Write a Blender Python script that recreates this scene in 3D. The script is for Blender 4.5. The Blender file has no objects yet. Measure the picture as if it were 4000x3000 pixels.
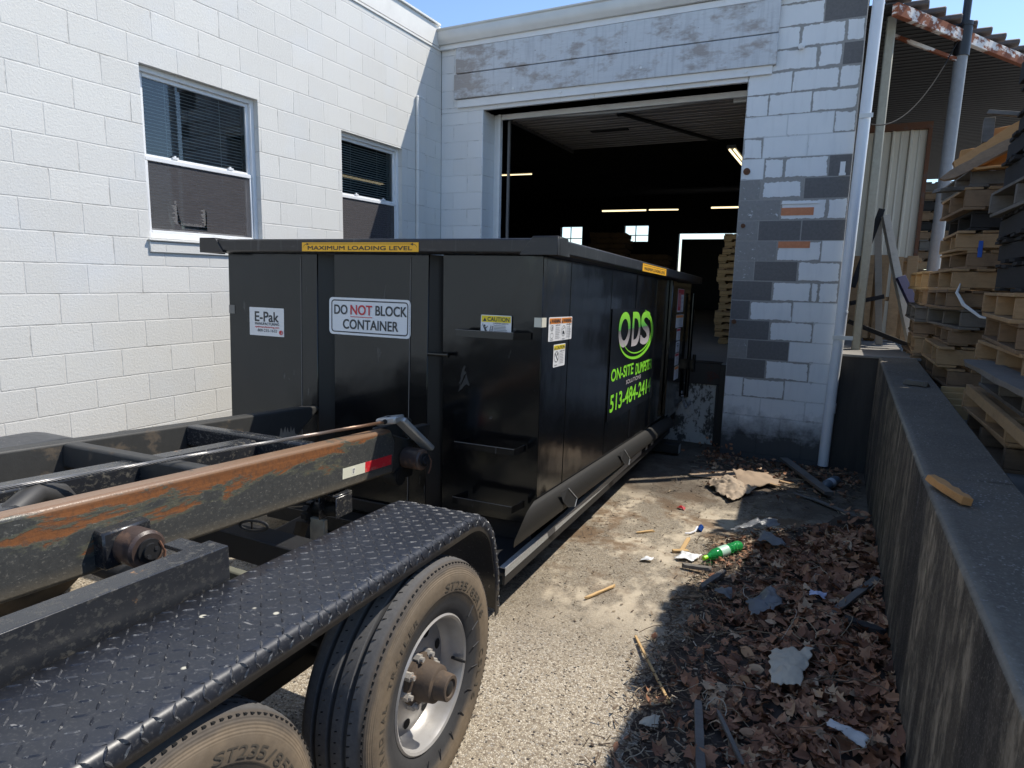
import bpy, bmesh, math, random
from mathutils import Vector, Matrix, Euler, noise
R = math.radians
rnd = random.Random(7)
sc = bpy.context.scene
COL = sc.collection

# ------------------------------------------------------------------ camera, sky, sun, exposure
cam = bpy.data.cameras.new('camera')
cam.sensor_fit = 'HORIZONTAL'; cam.sensor_width = 36.0; cam.lens = 22.88
cam.clip_start = 0.05; cam.clip_end = 2000
cam_o = bpy.data.objects.new('camera', cam); COL.objects.link(cam_o)
yaw, pitch, roll = -0.461758, 0.161444, -0.0236253
fwd = Vector((math.sin(yaw)*math.cos(pitch), math.cos(yaw)*math.cos(pitch), -math.sin(pitch)))
rgt = Vector((math.cos(yaw), -math.sin(yaw), 0.0)); dwn = fwd.cross(rgt)
r2 = rgt*math.cos(roll) + dwn*math.sin(roll); d2 = dwn*math.cos(roll) - rgt*math.sin(roll)
cm = Matrix.Identity(4)
for i in range(3):
    cm[i][0] = r2[i]; cm[i][1] = -d2[i]; cm[i][2] = -fwd[i]
cm.translation = Vector((4.6825, -7.2453, 1.8611))
cam_o.matrix_world = cm
sc.camera = cam_o

SUN = Vector((0.50, 0.48, 1.0)).normalized()          # towards the sun
elev = math.asin(SUN.z); azim = math.atan2(SUN.x, SUN.y)
world = bpy.data.worlds.new('World'); sc.world = world; world.use_nodes = True
wn = world.node_tree.nodes; wl = world.node_tree.links
sky = wn.new('ShaderNodeTexSky'); sky.sky_type = 'NISHITA'; sky.sun_disc = False
sky.sun_elevation = elev; sky.sun_rotation = azim
sky.altitude = 200; sky.air_density = 1.0; sky.dust_density = 0.35; sky.ozone_density = 3.6
wl.new(sky.outputs['Color'], wn['Background'].inputs['Color'])
wn['Background'].inputs['Strength'].default_value = 0.15
sun = bpy.data.lights.new('sun', 'SUN'); sun.energy = 3.75; sun.angle = R(0.53); sun.color = (1.0, 0.935, 0.83)
sun_o = bpy.data.objects.new('sun', sun); COL.objects.link(sun_o)
sun_o.rotation_euler = SUN.to_track_quat('Z', 'Y').to_euler()
sun_o.location = (6, 6, 20)
sc.view_settings.view_transform = 'Standard'; sc.view_settings.look = 'None'
sc.view_settings.gamma = 1.0; sc.view_settings.exposure = 0.62; sc.view_settings.use_curve_mapping = False
sc.cycles.max_bounces = 8; sc.cycles.transparent_max_bounces = 12

# ------------------------------------------------------------------ material helpers
class M:
    """a small node-graph writer"""
    def __init__(s, name):
        s.m = bpy.data.materials.new(name); s.m.use_nodes = True
        s.t = s.m.node_tree; s.b = s.t.nodes['Principled BSDF']; s.out = s.t.nodes['Material Output']
    def n(s, typ, **kw):
        nd = s.t.nodes.new(typ)
        for k, v in kw.items(): setattr(nd, k, v)
        return nd
    def l(s, a, b): s.t.links.new(a, b)
    def put(s, sock, v):
        if isinstance(v, bpy.types.NodeSocket): s.l(v, sock)
        elif isinstance(v, (tuple, list)) and len(v) == 3 and sock.type == 'RGBA': sock.default_value = (*v, 1)
        elif sock.type == 'RGBA' and isinstance(v, (int, float)): sock.default_value = (v, v, v, 1)
        else: sock.default_value = v
    def obj(s): return s.n('ShaderNodeTexCoord').outputs['Object']
    def map(s, v, scale=(1, 1, 1), loc=(0, 0, 0), rot=(0, 0, 0)):
        nd = s.n('ShaderNodeMapping'); s.l(v, nd.inputs['Vector'])
        nd.inputs['Scale'].default_value = scale; nd.inputs['Location'].default_value = loc; nd.inputs['Rotation'].default_value = rot
        return nd.outputs[0]
    def noise(s, v, scale, detail=4, rough=.55, dist=0.0, out='Fac'):
        nd = s.n('ShaderNodeTexNoise'); s.l(v, nd.inputs['Vector'])
        nd.inputs['Scale'].default_value = scale; nd.inputs['Detail'].default_value = detail
        nd.inputs['Roughness'].default_value = rough; nd.inputs['Distortion'].default_value = dist
        return nd.outputs[out]
    def vor(s, v, scale, feature='F1', out='Distance', rand=1.0):
        nd = s.n('ShaderNodeTexVoronoi', feature=feature); s.l(v, nd.inputs['Vector'])
        nd.inputs['Scale'].default_value = scale; nd.inputs['Randomness'].default_value = rand
        return nd.outputs[out]
    def ramp(s, f, stops, interp='LINEAR'):
        nd = s.n('ShaderNodeValToRGB'); s.l(f, nd.inputs[0]); cr = nd.color_ramp; cr.interpolation = interp
        while len(cr.elements) < len(stops): cr.elements.new(0.5)
        for e, (p, c) in zip(cr.elements, stops):
            e.position = p; e.color = (c, c, c, 1) if isinstance(c, (int, float)) else (*c, 1)
        return nd.outputs[0]
    def mix(s, f, a, b, typ='MIX'):
        nd = s.n('ShaderNodeMixRGB', blend_type=typ)
        s.put(nd.inputs[0], f); s.put(nd.inputs[1], a); s.put(nd.inputs[2], b); return nd.outputs[0]
    def math(s, op, a, b=0.0, clamp=False):
        nd = s.n('ShaderNodeMath', operation=op, use_clamp=clamp); s.put(nd.inputs[0], a); s.put(nd.inputs[1], b); return nd.outputs[0]
    def sep(s, v):
        nd = s.n('ShaderNodeSeparateXYZ'); s.l(v, nd.inputs[0]); return nd.outputs
    def comb(s, x, y, z=0.0):
        nd = s.n('ShaderNodeCombineXYZ'); s.put(nd.inputs[0], x); s.put(nd.inputs[1], y); s.put(nd.inputs[2], z); return nd.outputs[0]
    def bump(s, h, strength=.3, dist=.01, nrm=None):
        nd = s.n('ShaderNodeBump'); s.l(h, nd.inputs['Height']); nd.inputs['Strength'].default_value = strength
        nd.inputs['Distance'].default_value = dist
        if nrm is not None: s.l(nrm, nd.inputs['Normal'])
        return nd.outputs[0]
    def island(s): return s.n('ShaderNodeNewGeometry').outputs['Random Per Island']
    def attr(s, name, out='Color'): return s.n('ShaderNodeAttribute', attribute_name=name).outputs[out]
    def fin(s, col=None, rough=None, metal=None, nrm=None, spec=None, coat=None, coat_r=None):
        b = s.b.inputs
        if col is not None: s.put(b['Base Color'], col)
        if rough is not None: s.put(b['Roughness'], rough)
        if metal is not None: s.put(b['Metallic'], metal)
        if nrm is not None: s.l(nrm, b['Normal'])
        if spec is not None: s.put(b['Specular IOR Level'], spec)
        if coat is not None: s.put(b['Coat Weight'], coat)
        if coat_r is not None: s.put(b['Coat Roughness'], coat_r)
        return s.m

def simple(name, col, rough=.6, metal=0.0, var=.15, scale=20, bump=0.0, spec=.5):
    k = M(name); o = k.obj()
    f = k.noise(o, scale, 5)
    c = k.mix(f, tuple(x*(1-var) for x in col), tuple(min(1, x*(1+var)) for x in col))
    nr = k.bump(k.noise(o, scale*4, 3), bump, .004) if bump else None
    return k.fin(c, rough, metal, nr, spec)

def plain(name, col, rough=.5, metal=0.0):
    k = M(name); return k.fin(col, rough, metal)

# ------------------------------------------------------------------ mesh helpers
class MB:
    def __init__(s): s.v = []; s.f = []; s.mi = []; s.cur = 0; s.T = None
    def add(s, vs, fs):
        b = len(s.v)
        for p in vs:
            p = Vector(p); s.v.append(s.T @ p if s.T is not None else p)
        for f in fs: s.f.append([b+i for i in f]); s.mi.append(s.cur)
    def box(s, a, b):
        x0, y0, z0 = a; x1, y1, z1 = b
        s.add([(x0,y0,z0),(x1,y0,z0),(x1,y1,z0),(x0,y1,z0),(x0,y0,z1),(x1,y0,z1),(x1,y1,z1),(x0,y1,z1)],
              [(0,3,2,1),(4,5,6,7),(0,1,5,4),(1,2,6,5),(2,3,7,6),(3,0,4,7)])
        return s
    def obox(s, c, size, rot=None):
        """box centred at c with a rotation (Euler tuple or Matrix)"""
        m = Matrix.Identity(3) if rot is None else (rot if isinstance(rot, Matrix) else Euler(rot).to_matrix())
        h = Vector(size)/2; c = Vector(c)
        vs = [c + m @ Vector((sx*h.x, sy*h.y, sz*h.z)) for sz in (-1,1) for sx, sy in ((-1,-1),(1,-1),(1,1),(-1,1))]
        s.add(vs, [(0,3,2,1),(4,5,6,7),(0,1,5,4),(1,2,6,5),(2,3,7,6),(3,0,4,7)]); return s
    def beam(s, p0, p1, w, h, up=(0,0,1)):
        """bar from p0 to p1, w across, h along up"""
        p0 = Vector(p0); p1 = Vector(p1); d = (p1-p0).normalized()
        x = d.cross(Vector(up)).normalized(); u = x.cross(d)
        vs = [p + x*sx*w/2 + u*su*h/2 for p in (p0, p1) for sx, su in ((-1,-1),(1,-1),(1,1),(-1,1))]
        s.add(vs, [(0,1,2,3),(7,6,5,4),(0,4,5,1),(1,5,6,2),(2,6,7,3),(3,7,4,0)]); return s
    def cyl(s, p0, p1, r0, r1=None, n=16, caps=True):
        r1 = r0 if r1 is None else r1
        p0 = Vector(p0); p1 = Vector(p1); d = (p1-p0).normalized()
        x = d.orthogonal().normalized(); y = d.cross(x)
        vs = []
        for p, r in ((p0, r0), (p1, r1)):
            for i in range(n):
                a = 2*math.pi*i/n; vs.append(p + (x*math.cos(a)+y*math.sin(a))*r)
        fs = [(i, (i+1) % n, n+(i+1) % n, n+i) for i in range(n)]
        if caps: fs += [tuple(range(n-1, -1, -1)), tuple(range(n, 2*n))]
        s.add(vs, fs); return s
    def tube(s, pts, r, n=8, caps=True):
        pts = [Vector(p) for p in pts]; rs = r if isinstance(r, (list, tuple)) else [r]*len(pts)
        vs = []; x = None
        for i, p in enumerate(pts):
            d = (pts[min(i+1, len(pts)-1)] - pts[max(i-1, 0)]).normalized()
            if x is None: x = d.orthogonal().normalized()
            x = (x - d*x.dot(d)).normalized(); y = d.cross(x)
            for k in range(n):
                a = 2*math.pi*k/n; vs.append(p + (x*math.cos(a)+y*math.sin(a))*rs[i])
        fs = []
        for i in range(len(pts)-1):
            for k in range(n):
                fs.append((i*n+k, i*n+(k+1) % n, (i+1)*n+(k+1) % n, (i+1)*n+k))
        if caps: fs += [tuple(range(n-1, -1, -1)), tuple((len(pts)-1)*n+k for k in range(n))]
        s.add(vs, fs); return s
    def prism(s, poly, ext):
        """planar polygon (list of 3-D points) swept by the vector ext"""
        n = len(poly); e = Vector(ext); vs = [Vector(p) for p in poly]+[Vector(p)+e for p in poly]
        s.add(vs, [tuple(range(n-1,-1,-1)), tuple(range(n, 2*n))]+[(i,(i+1) % n,n+(i+1) % n,n+i) for i in range(n)]); return s
    def lathe(s, prof, n=48, axis='X', closed=False):
        """profile [(axial, radius)] turned about an axis"""
        vs = []
        for i in range(n):
            a = 2*math.pi*i/n
            for (t, r) in prof:
                vs.append((t, r*math.cos(a), r*math.sin(a)) if axis == 'X' else (r*math.cos(a), r*math.sin(a), t))
        m = len(prof); fs = []
        for i in range(n):
            j = (i+1) % n
            for k in range(m-1 + (1 if closed else 0)):
                k2 = (k+1) % m
                fs.append((i*m+k, j*m+k, j*m+k2, i*m+k2))
        s.add(vs, fs); return s
    def mesh(s, me, mat=None):
        vs = [v.co.copy() for v in me.vertices]
        if mat is not None: vs = [mat @ v for v in vs]
        s.add(vs, [tuple(p.vertices) for p in me.polygons]); return s
    def build(s, name, mat, parent=None, bevel=0.0, smooth=False, seg=1, recalc=True):
        me = bpy.data.meshes.new(name); me.from_pydata([tuple(v) for v in s.v], [], s.f)
        for m in (mat if isinstance(mat, (list, tuple)) else [mat]): me.materials.append(m)
        if any(s.mi): me.polygons.foreach_set('material_index', s.mi)
        if recalc:
            bm = bmesh.new(); bm.from_mesh(me); bmesh.ops.recalc_face_normals(bm, faces=bm.faces); bm.to_mesh(me); bm.free()
        o = bpy.data.objects.new(name, me); COL.objects.link(o)
        if parent is not None: o.parent = parent
        if bevel:
            b = o.modifiers.new('bevel', 'BEVEL'); b.width = bevel; b.segments = seg; b.limit_method = 'ANGLE'; b.angle_limit = R(40)
        if smooth or bevel:
            me.polygons.foreach_set('use_smooth', [True]*len(me.polygons)); me.set_sharp_from_angle(angle=R(38))
        return o

def tag(o, label=None, cat=None, group=None, kind=None):
    if label: o['label'] = label
    if cat: o['category'] = cat
    if group: o['group'] = group
    if kind: o['kind'] = kind
    return o
def thing(name, label, cat, mat=None, group=None):
    o = bpy.data.objects.new(name, None); COL.objects.link(o)
    if mat is not None: o.matrix_world = mat
    return tag(o, label, cat, group)
def copy_tree(o, parent=None, mat=None, label=None):
    kids = list(o.children)
    c = o.copy(); COL.objects.link(c)
    if parent is not None: c.parent = parent
    if mat is not None: c.matrix_world = mat
    if label: c['label'] = label
    for k in kids: copy_tree(k, c)
    return c
def frame(loc, yawd=0.0, pitchd=0.0):
    """matrix whose Y axis points along yaw (clockwise from +Y) and pitch"""
    a, p = R(yawd), R(pitchd)
    y = Vector((math.sin(a)*math.cos(p), math.cos(a)*math.cos(p), math.sin(p))); x = Vector((math.cos(a), -math.sin(a), 0)); z = x.cross(y)
    m = Matrix.Identity(4)
    for i in range(3): m[i][0] = x[i]; m[i][1] = y[i]; m[i][2] = z[i]
    m.translation = Vector(loc); return m
def gz(x, y): return -0.028*y

# ------------------------------------------------------------------ lettering
def text_mesh(body, bold=0.0, shear=0.0, ext=0.0, space=1.0):
    cu = bpy.data.curves.new('t', 'FONT'); cu.body = body; cu.size = 1.0; cu.offset = bold; cu.shear = shear
    cu.extrude = ext; cu.resolution_u = 5; cu.space_character = space
    o = bpy.data.objects.new('t', cu); COL.objects.link(o)
    dg = bpy.context.evaluated_depsgraph_get()
    me = bpy.data.meshes.new_from_object(o.evaluated_get(dg))
    bpy.data.objects.remove(o); return me
def fit(mb, body, P, bold=0.0, shear=0.0, ext=0.0, space=1.0):
    """lay text into the rectangle P = (u0, u1, v0, v1) using the map mb.place(u, v)"""
    me = text_mesh(body, 0.0, shear, 0.0, space)
    xs = [v.co.x for v in me.vertices]; ys = [v.co.y for v in me.vertices]
    x0, x1, y0, y1 = min(xs), max(xs), min(ys), max(ys); u0, u1, v0, v1 = P
    b = bold*.75*(v1-v0); d0 = mb.d
    for i, (du, dv) in enumerate(((0, 0), (b, b), (-b, b), (b, -b), (-b, -b)) if bold else ((0, 0),)):   # heavier strokes: the outline laid down a few times
        mb.d = d0+.00006*i
        vs = [mb.place(u0+b+(v.co.x-x0)/(x1-x0)*(u1-u0-2*b)+du, v0+b+(v.co.y-y0)/(y1-y0)*(v1-v0-2*b)+dv) for v in me.vertices]
        mb.add(vs, [tuple(p.vertices) for p in me.polygons])
    mb.d = d0; bpy.data.meshes.remove(me)
def front(d):   # plate on the face looking down -Y (local)
    m = MB(); m.d = d; m.place = lambda u, v: (u, -m.d, v); return m
def side(d):    # plate on the face looking down +X (local)
    m = MB(); m.d = d; m.place = lambda u, v: (m.d, u, v); return m
def rrect(mb, u0, u1, v0, v1, rad=0.0, n=4):
    pts = []
    if rad <= 0: pts = [(u0,v0),(u1,v0),(u1,v1),(u0,v1)]
    else:
        for cx, cy, a0 in ((u1-rad,v0+rad,-90),(u1-rad,v1-rad,0),(u0+rad,v1-rad,90),(u0+rad,v0+rad,180)):
            for i in range(n+1):
                a = R(a0+90*i/n); pts.append((cx+rad*math.cos(a), cy+rad*math.sin(a)))
    mb.add([mb.place(*p) for p in pts], [tuple(range(len(pts)))])
def ring(mb, u0, u1, v0, v1, rad, w, n=4):
    o = []; i_ = []
    for k, (cx, cy, a0) in enumerate(((u1-rad,v0+rad,-90),(u1-rad,v1-rad,0),(u0+rad,v1-rad,90),(u0+rad,v0+rad,180))):
        for i in range(n+1):
            a = R(a0+90*i/n); o.append((cx+rad*math.cos(a), cy+rad*math.sin(a))); i_.append((cx+(rad-w)*math.cos(a), cy+(rad-w)*math.sin(a)))
    m = len(o); mb.add([mb.place(*p) for p in o+i_], [(j,(j+1) % m,m+(j+1) % m,m+j) for j in range(m)])
def circ(mb, u, v, ru, rv, w=None, n=24):
    o = [(u+ru*math.cos(2*math.pi*i/n), v+rv*math.sin(2*math.pi*i/n)) for i in range(n)]
    if w is None: mb.add([mb.place(*p) for p in o], [tuple(range(n))]); return
    q = [(u+(ru-w)*math.cos(2*math.pi*i/n), v+(rv-w)*math.sin(2*math.pi*i/n)) for i in range(n)]
    mb.add([mb.place(*p) for p in o+q], [(j,(j+1) % n,n+(j+1) % n,n+j) for j in range(n)])
def poly(mb, pts): mb.add([mb.place(*p) for p in pts], [tuple(range(len(pts)))])
def lines(mb, u0, u1, v1, n, step, th, r=None):
    r = r or rnd
    for i in range(n):
        v = v1-i*step; rrect(mb, u0, u0+(u1-u0)*(.7+.3*r.random()), v-th, v)
# ------------------------------------------------------------------ materials
S = 0.2032
def mat_block(name, col, u, v, u0, v0, blen, rough_amt, joint=.5, dirt=False):
    """painted concrete block wall; u, v = which object axes carry length and height"""
    k = M(name); o = k.obj(); x = k.sep(o)
    bv = k.comb(k.math('ADD', x[u], 40*blen-u0), k.math('ADD', x[v], 40*S-v0))
    wob = k.noise(o, 3.0, 2)
    bv2 = k.n('ShaderNodeVectorMath', operation='ADD'); k.l(bv, bv2.inputs[0])
    sc_ = k.n('ShaderNodeVectorMath', operation='SCALE'); k.l(k.noise(o, 2.2, 3, out='Color'), sc_.inputs[0]); sc_.inputs['Scale'].default_value = .010
    k.l(sc_.outputs[0], bv2.inputs[1])
    br = k.n('ShaderNodeTexBrick'); k.l(bv2.outputs[0], br.inputs['Vector'])
    br.offset = .5; br.offset_frequency = 2
    for nm, val in (('Scale', 1.0), ('Mortar Size', .0055), ('Mortar Smooth', .5), ('Bias', 0.0), ('Brick Width', blen), ('Row Height', S)):
        br.inputs[nm].default_value = val
    br.inputs['Color1'].default_value = (*[c*.96 for c in col], 1); br.inputs['Color2'].default_value = (*[min(1, c*1.03) for c in col], 1)
    br.inputs['Mortar'].default_value = (*[c*.97 for c in col], 1)
    blue = k.ramp(k.noise(o, 1.7, 3), [(.5, 0), (.72, 1)])
    c = k.mix(k.math('MULTIPLY', blue, .22), br.outputs['Color'], (.62, .68, .76))
    c = k.mix(k.math('MULTIPLY', k.ramp(k.noise(o, .9, 6, .65), [(.46, 0), (.75, 1)]), .14), c, (.50, .47, .42))
    drip = k.ramp(k.noise(k.map(o, (7, 7, .5)), 2.2, 5, .65), [(.56, 0), (.80, 1)])
    c = k.mix(k.math('MULTIPLY', drip, .13), c, (.42, .40, .35))
    jl = k.math('MULTIPLY', br.outputs['Fac'], k.ramp(k.noise(k.map(o, (1, 1, 1.5)), 3.1, 5, .75), [(.52, 0), (.60, 1)]))
    c = k.mix(k.math('MULTIPLY', jl, .45), c, (.24, .23, .21))
    spots = k.ramp(k.vor(o, 9.0), [(.012, 1), (.03, 0)])
    c = k.mix(k.math('MULTIPLY', spots, .35), c, (.2, .19, .17))
    if dirt:
        zz = x[2]
        d = k.ramp(k.math('ADD', zz, k.math('MULTIPLY', k.noise(o, 4, 6, .7), .5)), [(.35, 1), (.75, 0)])
        c = k.mix(k.math('MULTIPLY', d, .85), c, (.055, .052, .05))
    h = k.math('MULTIPLY', br.outputs['Fac'], -1.0)
    crk = k.ramp(k.noise(k.map(o, (9, 9, 30)), 2.0, 5, .7), [(.62, 0), (.66, -1)])
    h2 = k.math('ADD', h, k.math('MULTIPLY', crk, k.math('MULTIPLY', br.outputs['Fac'], .9)))
    n1 = k.bump(h2, joint, .012)
    n2 = k.bump(k.noise(o, 62, 5, .78), rough_amt, .006, n1)
    return k.fin(c, .75, 0, n2, .3)
m_white = mat_block('white block paint', (.655, .65, .62), 1, 2, -4.671, 1.689, .3953, .6, .5)
m_white2 = mat_block('white block paint back', (.74, .745, .74), 0, 2, 3.645, 1.077, .4064, .22, .55)
m_parapet = simple('painted parapet', (.72, .71, .67), .75, 0, .12, 6, .2)
m_trimw = simple('white trim paint', (.74, .75, .75), .55, 0, .1, 9, .1)
m_alum = simple('white aluminium frame', (.74, .75, .76), .4, .0, .06, 14)
m_galv = simple('gutter metal', (.60, .60, .58), .45, .2, .12, 5)
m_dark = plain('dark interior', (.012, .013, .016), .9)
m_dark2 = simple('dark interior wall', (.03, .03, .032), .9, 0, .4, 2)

def mat_pillar():
    k = M('patched painted block'); o = k.obj(); x = k.sep(o)
    uv = k.n('ShaderNodeUVMap', uv_map='uv').outputs[0]; wh = k.n('ShaderNodeUVMap', uv_map='wh').outputs[0]; tp = k.n('ShaderNodeUVMap', uv_map='tp').outputs[0]
    a = k.sep(uv); b = k.sep(wh); c = k.sep(tp)
    dx = k.math('MINIMUM', a[0], k.math('SUBTRACT', b[0], a[0])); dy = k.math('MINIMUM', a[1], k.math('SUBTRACT', b[1], a[1]))
    d = k.math('MINIMUM', dx, dy)
    nz = k.noise(o, 26, 5, .65); big = k.noise(o, 7, 4, .6)
    dj = k.math('ADD', d, k.math('MULTIPLY', k.math('SUBTRACT', nz, .5), .034))
    dj = k.math('ADD', dj, k.math('MULTIPLY', k.math('SUBTRACT', big, .52), .05))
    paint_edge = k.math('GREATER_THAN', dj, c[0])                       # ragged edge of the paint
    joint = k.math('LESS_THAN', d, .0055)
    grey = c[1]                                                         # 0 painted .. 1 bare dark block
    ispaint = k.math('LESS_THAN', grey, .25)
    mort = k.mix(k.noise(o, 60, 4), (.25, .245, .235), (.38, .37, .35))
    paint = k.mix(k.noise(o, 5, 5, .6), (.66, .69, .71), (.78, .79, .79))
    paint = k.mix(k.math('MULTIPLY', k.ramp(k.noise(k.map(o, (6, 1, .8)), 3, 4), [(.52, 0), (.8, 1)]), .25), paint, (.42, .44, .46))
    bare_d = k.mix(k.noise(o, 38, 6, .75), (.085, .082, .085), (.21, .205, .20))
    bare_l = k.mix(k.noise(o, 30, 6, .75), (.17, .168, .165), (.34, .335, .325))
    bare = k.mix(k.math('GREATER_THAN', grey, .75), bare_l, bare_d)
    flake = k.math('MULTIPLY', k.ramp(k.noise(o, 15, 7, .75), [(.60, 0), (.63, 1)]), k.math('LESS_THAN', grey, .75))
    bare = k.mix(k.math('MULTIPLY', flake, .8), bare, paint)
    chip = k.ramp(k.noise(o, 11, 8, .78), [(.685, 0), (.70, 1)])
    body = k.mix(ispaint, bare, k.mix(k.math('MULTIPLY', paint_edge, k.math('SUBTRACT', 1.0, chip)), mort, paint))
    jc = k.mix(ispaint, mort, k.mix(k.math('GREATER_THAN', c[0], .004), (.60, .62, .63), mort))
    col = k.mix(joint, body, jc)
    dirt = k.ramp(k.math('ADD', x[2], k.math('MULTIPLY', k.noise(o, 5, 7, .7), .55)), [(.50, 1), (.82, 0)])
    col = k.mix(k.math('MULTIPLY', dirt, .93), col, (.035, .033, .032))
    h = k.math('ADD', k.math('MULTIPLY', joint, -1.0), k.math('MULTIPLY', k.math('MULTIPLY', paint_edge, ispaint), .25))
    n1 = k.bump(h, .6, .008); n2 = k.bump(k.noise(o, 150, 3, .7), .25, .003, n1)
    return k.fin(col, .8, 0, n2, .25)
m_pillar = mat_pillar()
m_orange = simple('bare orange clay brick', (.55, .22, .11), .85, 0, .25, 30, .2)

def mat_oldwood():
    k = M('peeling white board'); o = k.obj()
    v = k.map(o, (1.2, 1.2, 14))
    gr = k.noise(v, 5, 6, .65, .6)
    wood = k.mix(gr, (.20, .185, .175), (.40, .375, .35))
    tan = k.mix(k.noise(v, 9, 4), (.30, .25, .22), (.46, .40, .36))
    x = k.sep(o)
    patch = k.noise(k.map(o, (1.6, 1, 3.2), (3.1, 0, 1.7)), 1.9, 7, .68)
    lft = k.math('MULTIPLY', k.ramp(x[0], [(.0, .42), (1.0, .0)]), .35)
    wear = k.ramp(k.math('ADD', patch, lft), [(.50, 0), (.62, 1)])
    paint = k.mix(k.noise(v, 6, 6, .7), (.50, .52, .54), (.68, .70, .71))
    streak = k.ramp(k.noise(k.map(o, (9, 1, .7)), 2.4, 5, .6), [(.5, 0), (.78, 1)])
    paint = k.mix(k.math('MULTIPLY', streak, .55), paint, (.33, .34, .36))
    c = k.mix(k.math('MULTIPLY', wear, .85), paint, k.mix(k.noise(o, 3, 3), wood, tan))
    kn = k.ramp(k.vor(k.map(o, (1, 1, 1.6)), 5.5), [(.03, 1), (.06, 0)])
    c = k.mix(k.math('MULTIPLY', kn, .7), c, (.10, .085, .08))
    n1 = k.bump(gr, .35, .006)
    return k.fin(c, .8, 0, n1, .25)
m_oldwood = mat_oldwood()

def mat_rust(name, base, amt=.5, rust=((.16, .055, .02), (.38, .15, .05)), scale=3.0, stretch=(1, 1, 1), rough=.55):
    k = M(name); o = k.obj(); v = k.map(o, stretch)
    f = k.noise(v, scale, 7, .66)
    m = k.ramp(f, [(1-amt-.02, 0), (1-amt+.03, 1)])
    r = k.mix(k.noise(o, scale*9, 5, .7), rust[0], rust[1])
    p = k.mix(k.noise(o, scale*5, 4), tuple(c*.8 for c in base), tuple(c*1.2 for c in base))
    n = k.bump(k.noise(o, scale*14, 4, .7), .2, .003)
    return k.fin(k.mix(m, p, r), k.mix(m, rough, .85), 0, n, .4)
m_rustbeam = mat_rust('rusty white beam', (.62, .60, .58), .53, ((.12, .035, .018), (.30, .10, .045)), 3.5, (1, 1, 2))
m_rustedge = mat_rust('rusty dock edge', (.03, .027, .026), .38, ((.035, .02, .017), (.10, .04, .03)), 6)
m_rust = mat_rust('brown rust', (.10, .06, .045), .6, ((.07, .035, .022), (.19, .085, .045)), 8)
m_postpaint = mat_rust('weathered grey post', (.34, .33, .27), .36, ((.22, .19, .12), (.36, .31, .2)), 6, (1, 1, .35), .7)
m_steelpole = mat_rust('galvanised pole', (.24, .255, .27), .30, ((.28, .2, .12), (.45, .36, .24)), 4, (1, 1, .5), .5)
m_pvc = simple('white pvc pipe', (.68, .71, .74), .35, 0, .08, 6)
m_blackpipe = simple('black pipe', (.014, .014, .016), .35, 0, .3, 12)
m_siding = M('beige ribbed siding')
def _sid(k):
    o = k.obj(); st = k.ramp(k.noise(k.map(o, (14, 14, .6)), 1.5, 5), [(.4, 0), (.75, 1)])
    return k.fin(k.mix(k.math('MULTIPLY', st, .5), (.62, .575, .47), (.43, .385, .31)), .5)
m_siding = _sid(m_siding)
m_corr = simple('dark corrugated roof', (.013, .013, .014), .6, .0, .3, 4)
m_tile = simple('dark roof sheet edge', (.10, .085, .08), .7, 0, .3, 8)

def mat_concrete_wall():
    k = M('stained retaining concrete'); o = k.obj(); x = k.sep(o)
    nrm = k.sep(k.n('ShaderNodeNewGeometry').outputs['Normal'])
    st = k.noise(k.map(o, (5, 5, .35)), 2.4, 7, .62)
    side_ = k.mix(k.ramp(st, [(.32, 0), (.70, 1)]), (.10, .088, .072), (.44, .375, .285))
    side_ = k.mix(k.ramp(k.noise(k.map(o, (1, 1.4, .12)), 1.6, 4), [(.45, 0), (.62, 1)]), side_, k.mix(k.noise(o, 60, 4, .7), (.035, .033, .032), (.09, .082, .075)))
    side_ = k.mix(k.ramp(k.noise(k.map(o, (1, 1, .45)), 13, 6, .75), [(.45, .75), (.62, 0)]), side_, (.025, .023, .022))
    side_ = k.mix(k.ramp(k.noise(o, 110, 4, .7), [(.54, 0), (.70, .5)]), side_, (.27, .25, .22))
    top = k.mix(k.noise(o, 1.8, 6, .7), (.055, .048, .040), (.19, .168, .138))
    peb = k.vor(k.map(o, (1, .7, 1)), 175, out='Color')
    pf = k.ramp(k.sep(peb)[0], [(.90, 0), (.94, 1)])
    top = k.mix(k.ramp(k.noise(o, 90, 5, .75), [(.48, 0), (.70, .7)]), top, (.19, .175, .15))
    top = k.mix(k.math('MULTIPLY', pf, k.ramp(k.noise(o, 3.2, 4), [(.40, .05), (.62, .75)])), top, (.30, .285, .26))
    arris = k.ramp(k.math('ADD', x[0], k.math('MULTIPLY', k.noise(o, 30, 4), .03)), [(5.075, 0), (5.095, 1)])
    top = k.mix(k.math('SUBTRACT', 1.0, k.ramp(k.math('SUBTRACT', k.math('ADD', x[0], k.math('MULTIPLY', k.noise(o, 25, 5, .7), .05)), 5.03), [(.035, 0), (.085, 1)])), top, (.25, .225, .18))
    c = k.mix(k.ramp(nrm[2], [(.4, 0), (.7, 1)]), side_, top)
    n1 = k.bump(k.noise(o, 70, 5, .7), .45, .006)
    return k.fin(c, .9, 0, n1, .2)
m_retain = mat_concrete_wall()
def mat_dark_concrete():
    k = M('dark streaked concrete'); o = k.obj()
    c = k.mix(k.noise(k.map(o, (4, 4, .5)), 2, 6, .65), (.022, .021, .021), (.085, .078, .07))  # dark grey mottled in upright streaks
    return k.fin(c, .9, 0, k.bump(k.noise(o, 60, 4), .3, .005), .2)
m_dconc = mat_dark_concrete()
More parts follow.
